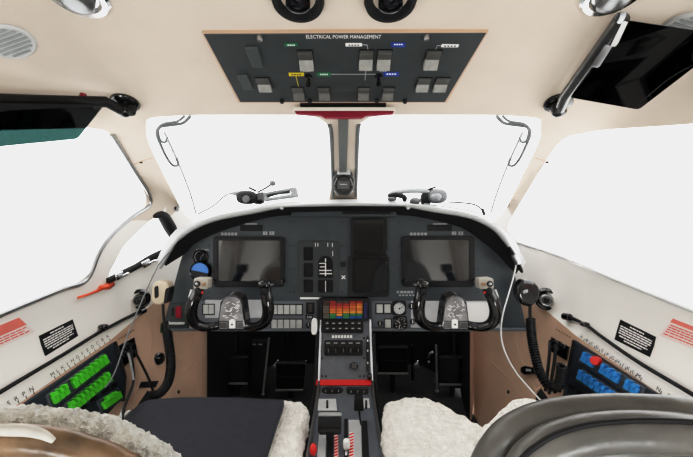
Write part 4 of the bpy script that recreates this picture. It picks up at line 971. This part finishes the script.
b = MB(); b.tube([A(258, 192, h_-.01), A(264, 189, h_-.01), A(270, 185.3, h_-.01)], .0028, 8); b.build('microphone_boom', 'rubber', t)
b = MB(); b.ell(A(272.5, 183.3, h_-.01), R*.010, U*.009, FW*.009, 14, 8, .8); lab(b.build('microphone', 'hsgrey', t), 'dark foam microphone')
b = MB(); b.tube([A(249, 187.5, h_), A(256, 191, h_)], .0035, 6, spline=False); b.build('boom_stub', 'rubber', t)
b = MB(); b.tube([A(240, 194, h_), A(230, 193.5, h_), A(222, 198, h_), A(213, 206, h_-.02), A(198, 214, h_-.06)], .0024, 8); b.build('lead', 'hsgrey', t)
t = thing('aviation_headset', 'silver headset with a trailing lead on the right of the glareshield', 'headset', A(425, 204, 1.06))
b = MB(); b.ell(A(437, 196.3, h_), R*.032, U*.024, FW*.03, 22, 12, .85); lab(b.build('ear_cup', 'hsgrey', t), 'silver ear cup')
b = MB(); b.ell(A(436, 197, h_-.012), R*.022, U*.016, FW*.022, 18, 10); lab(b.build('cup_cover', 'hslight', t), 'pale cup cover')
b = MB(); b.ell(A(426, 198.5, h_+.015), R*.018, U*.022, FW*.026, 18, 10, .8); b.build('ear_cushion', 'rubber', t)
b = MB(); b.tube([A(428, 191.5, h_), A(420, 190.5, h_), A(404, 191, h_), A(394, 193, h_), A(389, 196.5, h_+.01)], [.009, .009, .008, .009, .010], 10); b.build('headband', 'seal', t)
b = MB(); b.tube([A(389, 196.5, h_), A(396, 195, h_-.01), A(404, 197, h_-.01), A(404.5, 200, h_)], .008, 10); b.build('headband_pad', 'rubber', t)
b = MB(); b.ell(A(392, 199, h_), R*.016, U*.008, FW*.02, 14, 8); b.build('end_pad', 'hsgrey', t)
b = MB(); b.ell(A(415, 201, h_), R*.018, U*.012, FW*.02, 14, 8); lab(b.build('second_ear_cup', 'hsgrey', t), 'far ear cup lying flat')
b = MB(); b.prism([A(x, y, h_-.01) for x, y in [(428, 188.5), (436, 186), (437, 187.2), (430, 190.5)]], FW*.02); b.build('slider', 'rubber', t)
b = MB(); b.tube([A(447, 202, h_), A(460, 202.6, h_-.01), A(474, 204.5, h_-.03), A(482, 209.5, h_-.05), A(484, 214, h_-.06)], .0024, 8); b.build('lead', 'black', t)
b = MB(); b.tube([A(424, 204, h_-.03), A(440, 206, h_-.04), A(460, 209, h_-.05), A(478, 213, h_-.06)], .002, 8); b.build('lead', 'seal', t)
b = MB(); b.tube([A(482.3, 209, h_-.05), A(484.4, 215, h_-.06)], .0045, 8, spline=False); b.build('lead_plug', 'black', t)
# ------------------------------------------------------------------ RUDDER PEDALS
def pedal(label, poly, d, rod):
    t = thing('rudder_pedal', label, 'rudder pedal', A((poly[0][0]+poly[2][0])/2, poly[2][1], d))
    q = [A(x, y, d) for x, y in poly]; b = MB(); b.prism(rnd(q, .08), FW*.02); b.build('pedal_plate', 'black', t, bevel=.003)
    for f in (.06, .5, .94):
        a, c = q[0].lerp(q[3], f), q[1].lerp(q[2], f); b = MB(); b.tube([a-FW*.004, c-FW*.004], .005 if f != .5 else .002, 8, spline=False); b.build('tread_bar', 'pedalbar' if f > .9 else 'rubber', t)
    b = MB(); b.tube([A(*rod[0], d+.03), A(*rod[1], d+.03)], .011, 10, spline=False); b.build('pedal_arm', 'black', t)
    mid = q[2].lerp(q[3], .5)+FW*.015; b = MB(); b.tube([mid, V((mid.x, mid.y, FLOOR_Z))], .012, 10, spline=False); b.build('heel_pivot', 'dark', t)
pedal('far left black rudder pedal, under the left yoke', [(222, 356), (249, 356), (249, 385), (222, 385)], 1.49, [(236, 325), (236, 372)])
pedal('black rudder pedal left of the pedestal', [(276, 362), (306, 362), (303, 391.5), (276, 391.5)], 1.47, [(290, 325), (290, 376)])
pedal('black rudder pedal right of the pedestal', [(378, 346), (408, 346), (408, 375), (378, 375)], 1.50, [(393, 325), (393, 362)])
pedal('far right black rudder pedal, under the right yoke', [(439, 356), (468, 356), (468, 386), (439, 386)], 1.48, [(454, 325), (454, 372)])
def rod(label, p0, p1, r, tip, m_='greyp', knob_=None):
    t = thing('control_rod', label, 'control rod', A(*p1))
    b = MB(); b.tube([A(*p0), A(*p1)], r, 10, spline=False); b.build('rod', m_, t)
    b = MB(); b.ell(A(*p1), R*tip, U*tip*.8, FW*tip, 12, 8); b.build('foot', 'steel', t)
rod('slanted steel control rod left of the left footwell pedals', (269, 338, 1.40), (263, 394, 1.47), .0042, .008)
rod('dark control rod with a bright foot between the left pedals', (250, 345, 1.44), (249, 391, 1.49), .006, .006, 'black')
rod('upright control rod with a bright foot in the right footwell', (436, 345, 1.42), (437, 391, 1.49), .0042, .010)
rod('short dark rod with a bright foot beside the right footwell pedals', (412, 345, 1.46), (412.5, 381, 1.53), .006, .007, 'black')
t = thing('column_bracket', 'black bracket box hanging between the left rudder pedals', 'bracket', A(257, 395, 1.46))
b = MB(); b.prism([A(x, y, 1.46) for x, y in [(251, 342), (266, 342), (262, 392), (250, 392)]], FW*.05); b.build('box', 'dark', t, bevel=.003)
b = MB(); b.prism([A(x, y, 1.458) for x, y in rect(252.5, 344, 256, 345)], FW*.003); b.build('bolt', 'greyp', t); b = MB(); b.prism([A(x, y, 1.458) for x, y in rect(258.5, 344, 262, 345)], FW*.003); b.build('bolt', 'greyp', t)
t = thing('lever_hook', 'small steel hook lever high in the right footwell', 'lever', A(430, 362, 1.30))
b = MB(); b.tube([A(428, 357, 1.30), A(430.5, 353.5, 1.29), A(433, 352, 1.29)], .005, 8); b.build('arm', 'steel', t)
b = MB(); b.ell(A(428.8, 362, 1.30), R*.006, U*.006, FW*.006, 10, 8); b.build('tip', 'steel', t)
# ------------------------------------------------------------------ SEATS
SEATZ = 1-.545
def fluff(p, amp, sc=1.0, seed=0):
    q = p*sc+V((seed*7.1, 0, 0))
    return amp*(.55*noise.noise(q*26)+.35*noise.noise(q*60)+.35*abs(noise.noise(q*120)))
def cushion(outline_xy, z_top, thick, edge, amp, seed, n=110, m_rings=70):
    """soft pad from a closed outline (x,y): rounded edges, fleece displacement"""
    ol = crm([V((x, y, 0)) for x, y in outline_xy]+[V((*outline_xy[0], 0))], 22)[:-1]
    c = sum(ol, V())/len(ol); rows = []; N = len(ol)
    for i in range(m_rings+1):
        f = i/m_rings
        if f < .35: g = f/.35; s_ = 1.0; z = z_top-thick+ (thick-edge)*g; off = 0
        elif f < .6: g = (f-.35)/.25; a = g*math.pi/2; off = -edge*(1-math.cos(a)); z = z_top-edge+edge*math.sin(a)
        else: off = None; g = (f-.6)/.4; z = z_top
        row = []
        for k in range(N):
            p = ol[k]; d = (c-p); L = d.length; d.normalize()
            if off is not None: q = p+d*(-off)
            else: q = p+d*(edge+(L-edge)*g*.98)
            q = V((q.x, q.y, z)); row.append(q)
        row.append(row[0].copy()); rows.append(row)
    mid = V((c.x, c.y, z_top-thick/2))
    for row in rows:
        for p in row:
            d = (p-mid); d.z *= 2; d.normalize(); a = fluff(p, amp, 1, seed); p += d*a
        row[-1] = row[0].copy()
    return rows
def seat(side, label):
    sx = -1 if side == 'l' else 1; xc_ = -.318 if side == 'l' else .298
    t = thing('pilot_seat', label, 'seat', V((xc_, .55, .02)))
    b = MB(); b.box((xc_, .52, .20), (.19, 0, 0), (0, .17, 0), (0, 0, .18)); b.build('base', 'dark', t, bevel=.02)
    return t, xc_
ls, xl = seat('l', 'left pilot seat with a dark cloth over its sheepskin cushion and grey fleece backrest')
x0, x1 = -.515, -.098
b = MB(); b.grid(cushion([(x0, .30), (x0, .62), (x0+.01, .70), (x0+.06, .745), (x0+.2, .75), (x1-.12, .755), (x1-.03, .76), (x1+.004, .735), (x1+.004, .62), (x1, .30)], SEATZ-.004, .10, .035, .012, 1)); b.build('sheepskin_cushion', 'skin', ls)
b = MB(); rows = []
for i in range(27):                                   # cloth: drapes over the front edge, wavy right hem
    v = i/26; row = []
    for j in range(41):
        u = j/40; right = x1-.052-.040*max(0, (v-.82)/.18)**2+.004*math.sin(v*9)
        x = x0-.012+(right-x0+.012)*u
        y = .30+.48*v
        z = SEATZ+.014+.006*noise.noise(V((x*9, y*9, 2)))+.010*math.sin(u*math.pi)
        edge_ = max(0, y-.72); z -= (edge_**1.4)*5.5; y -= edge_*.35
        side_ = max(0, x0+.05-x); z -= side_*side_*9
        row.append(V((x, y, z)))
    rows.append(row)
b.grid(rows); o = b.build('cloth_cover', 'navy', ls, fix=False); sd = o.modifiers.new('solid', 'SOLIDIFY'); sd.thickness = .006; lab(o, 'dark charcoal cloth laid over the cushion')
b = MB(); edge_pts = [r[0]+V((-.002, 0, .003)) for r in rows[8:]]+[r + V((0, .002, 0)) for r in rows[-1][1:14]]; b.tube(edge_pts, .005, 8, spline=False); lab(b.build('cover_piping', 'whitecover', ls), 'white piping')
rs_, xr = seat('r', 'right pilot seat with white sheepskin cushion and grey leather backrest')
x0, x1 = .085, .53
b = MB(); b.grid(cushion([(x0, .30), (x0-.004, .62), (x0, .71), (x0+.025, .75), (x0+.08, .76), (x0+.125, .735), (x0+.155, .67), (x0+.20, .605), (x0+.262, .60), (x0+.302, .66), (x0+.335, .745), (x0+.38, .755), (x1-.03, .745), (x1, .71), (x1, .30)], SEATZ+.004, .11, .035, .013, 2)); b.build('sheepskin_cushion', 'skin', rs_)
# backrests: a padded roll around the top with a panel behind it
def backrest(t, cx_, lip_pts, r_, m1, m2, fleece, seed):
    pts_ = crm([A(*p) for p in lip_pts], 14)
    b = MB(); N = len(pts_)
    b.tube(pts_, r_, 40, spline=False)
    if fleece:
        c0 = sum(pts_, V())/N
        nv = []
        for i, p in enumerate(b.v):
            c = pts_[i//40]; d = (p-c).normalized(); nv.append(p+d*(fluff(p, .006, 1.1, seed)+.004*noise.noise(p*220)))
        b.v = nv
    b.build('backrest_roll', m1, t)
    return pts_
tr = [(466, 640, .50), (468, 530, .42), (482, 474, .385), (497, 446, .37), (518, 428, .36), (553, 416, .35), (602, 411, .345), (655, 412, .335), (700, 417, .33), (750, 434, .325), (780, 470, .33), (800, 560, .34)]
pr = backrest(rs_, xr, tr, .0165, 'leather', 'leather', False, 3)
inn = [(500, 640, .44), (506, 530, .37), (522, 474, .335), (544, 450, .325), (575, 437, .32), (615, 432, .315), (660, 432, .31), (705, 437, .31), (745, 452, .305), (775, 500, .305), (790, 600, .31)]
pi_ = crm([A(*p) for p in inn], 14)
b = MB(); b.tube(pi_, .018, 24, spline=False); b.build('backrest_inner_roll', 'leather', rs_)
cc_ = sum(pi_, V())/len(pi_); sm_ = []
for i, p in enumerate(pi_):
    t_ = (pi_[min(i+1, len(pi_)-1)]-pi_[max(i-1, 0)]).normalized(); n_ = t_.cross(FW).normalized()
    if n_.dot(p-cc_) < 0: n_ = -n_
    sm_.append(p+n_*.0165-FW*.010)
b = MB(); b.tube(sm_, .0025, 8, spline=False); lab(b.build('seam', 'rubber', rs_), 'dark stitched seam')
def backpanel(t, ring, m_, push):
    c = sum(ring, V())/len(ring); c.y -= push; rows = [[p.lerp(V((c.x, p.y-push*f, p.z-.10*f)), f*.75) for p in ring] for f in (0, .12, .3, .55, .8, 1)]
    b = MB(); b.grid(rows); return b.build('back_panel', m_, t, fix=False)
backpanel(rs_, pi_, 'leather', .03)
b = MB(); q = [V((p.x, p.y+.012, p.z)) for p in pr]; b.prism(q, V((0, -.03, 0))); b.build('backrest_core', 'leather', rs_)
tl = [(220, 640, .46), (206, 540, .40), (180, 484, .375), (158, 463, .365), (130, 447, .355), (95, 434, .35), (55, 427, .34), (20, 425, .335), (-25, 427, .33), (-70, 441, .325), (-100, 470, .33), (-115, 560, .34)]
plf = backrest(ls, xl, tl, .0165, 'greyskin', 'brown', True, 5)
lab(bpy.data.objects['backrest_roll.001'] if 'backrest_roll.001' in bpy.data.objects else ls, 'grey fleece roll') if 'backrest_roll.001' in bpy.data.objects else None
inl = [(190, 640, .40), (172, 540, .345), (148, 486, .325), (118, 464, .318), (85, 451, .312), (50, 443, .305), (15, 440, .30), (-30, 442, .30), (-70, 455, .295), (-95, 500, .30), (-110, 600, .31)]
pil = crm([A(*p) for p in inl], 14)
b = MB(); b.tube(pil, .013, 24, spline=False); b.build('backrest_inner_roll', 'brown', ls)
backpanel(ls, pil, 'brown', .03)
q = [A(*p) for p in [(-60, 449, .285), (0, 443, .285), (40, 443, .285), (60, 449, .287), (62, 457, .287), (0, 453, .285), (-60, 460, .285)]]
b = MB(); b.tube([A(-70, 436, .285), A(-20, 431, .285), (A(18, 430, .285)), A(40, 433.5, .286), A(54, 441, .288)], [.003, .0045, .005, .004, .002], 14); lab(b.build('white_fold', 'whitecover', ls), 'bright white folded cover')
b = MB(); q = [V((p.x, p.y+.012, p.z)) for p in plf]; b.prism(q, V((0, -.03, 0))); b.build('backrest_core', 'brown', ls)
# ------------------------------------------------------------------ LIGHT
w = bpy.data.worlds.new('world'); bpy.context.scene.world = w; w.use_nodes = True
bg = w.node_tree.nodes['Background']; bg.inputs[0].default_value = (1, 1, 1, 1); bg.inputs[1].default_value = 3.0
def area(name, loc, target, sx, sy, e, col):
    l = bpy.data.lights.new(name, 'AREA'); l.shape = 'RECTANGLE'; l.size = sx; l.size_y = sy; l.energy = e; l.color = col
    o = bpy.data.objects.new(name, l); C.objects.link(o); o.location = loc; o.rotation_euler = (V(target)-V(loc)).to_track_quat('-Z', 'Y').to_euler()
area('rear_fill_left', (-.48, -.95, .30), (.1, .6, 1.3), .4, .45, 9, (.97, .985, 1))  # added fill behind the camera to brighten the headliner
area('rear_fill_right', (.48, -.95, .30), (-.1, .6, 1.3), .4, .45, 9, (.97, .985, 1))  # second added fill, opposite side
vs = bpy.context.scene.view_settings; vs.view_transform = 'Standard'; vs.look = 'None'; vs.exposure = 0
vs.use_curve_mapping = True; cm = vs.curve_mapping; cm.extend = 'HORIZONTAL'; cu = cm.curves[3]
cu.points[0].location = (0, 0); cu.points[-1].location = (1, .866)
for q_ in ((.10, .075), (.45, .50), (.75, .76)): cu.points.new(*q_)
cm.update()

# repeats share a group
GROUPS = dict(flight_display='wide flight displays', radio_display='stacked centre displays', button_block='lit button blocks on the panel', rotary_knob='small black panel knobs',
              round_gauge='small round gauges', control_yoke='control yokes', trim_panel='small panels under the red strip', latch_plate='latch plates on the pedestal', overhead_lamp='black cups in the headliner',
              dome_lamp='chrome dome lamps', speaker_grille='headliner speaker grilles', sun_visor='sun visors', heater_lead='windshield heater leads', pillar_stud='pillar studs', placard='side wall placards',
              side_rail='sill rails', letter_row='breaker letter rows', breaker_board='breaker boards', air_outlet='side wall air outlets', hand_microphone='hand microphones', jack_panel='jack panels', cable='loose cables',
              cup_hole='side wall cup holes', screw_hole='footwell screw holes', stencil_row='stencilled rows', window_latch='small window latches', aviation_headset='headsets on the glareshield',
              rudder_pedal='rudder pedals', control_rod='footwell control rods', pilot_seat='pilot seats')
for o in C.objects:
    if o.parent is None and 'label' in o and o.name.split('.')[0] in GROUPS: o['group'] = GROUPS[o.name.split('.')[0]]
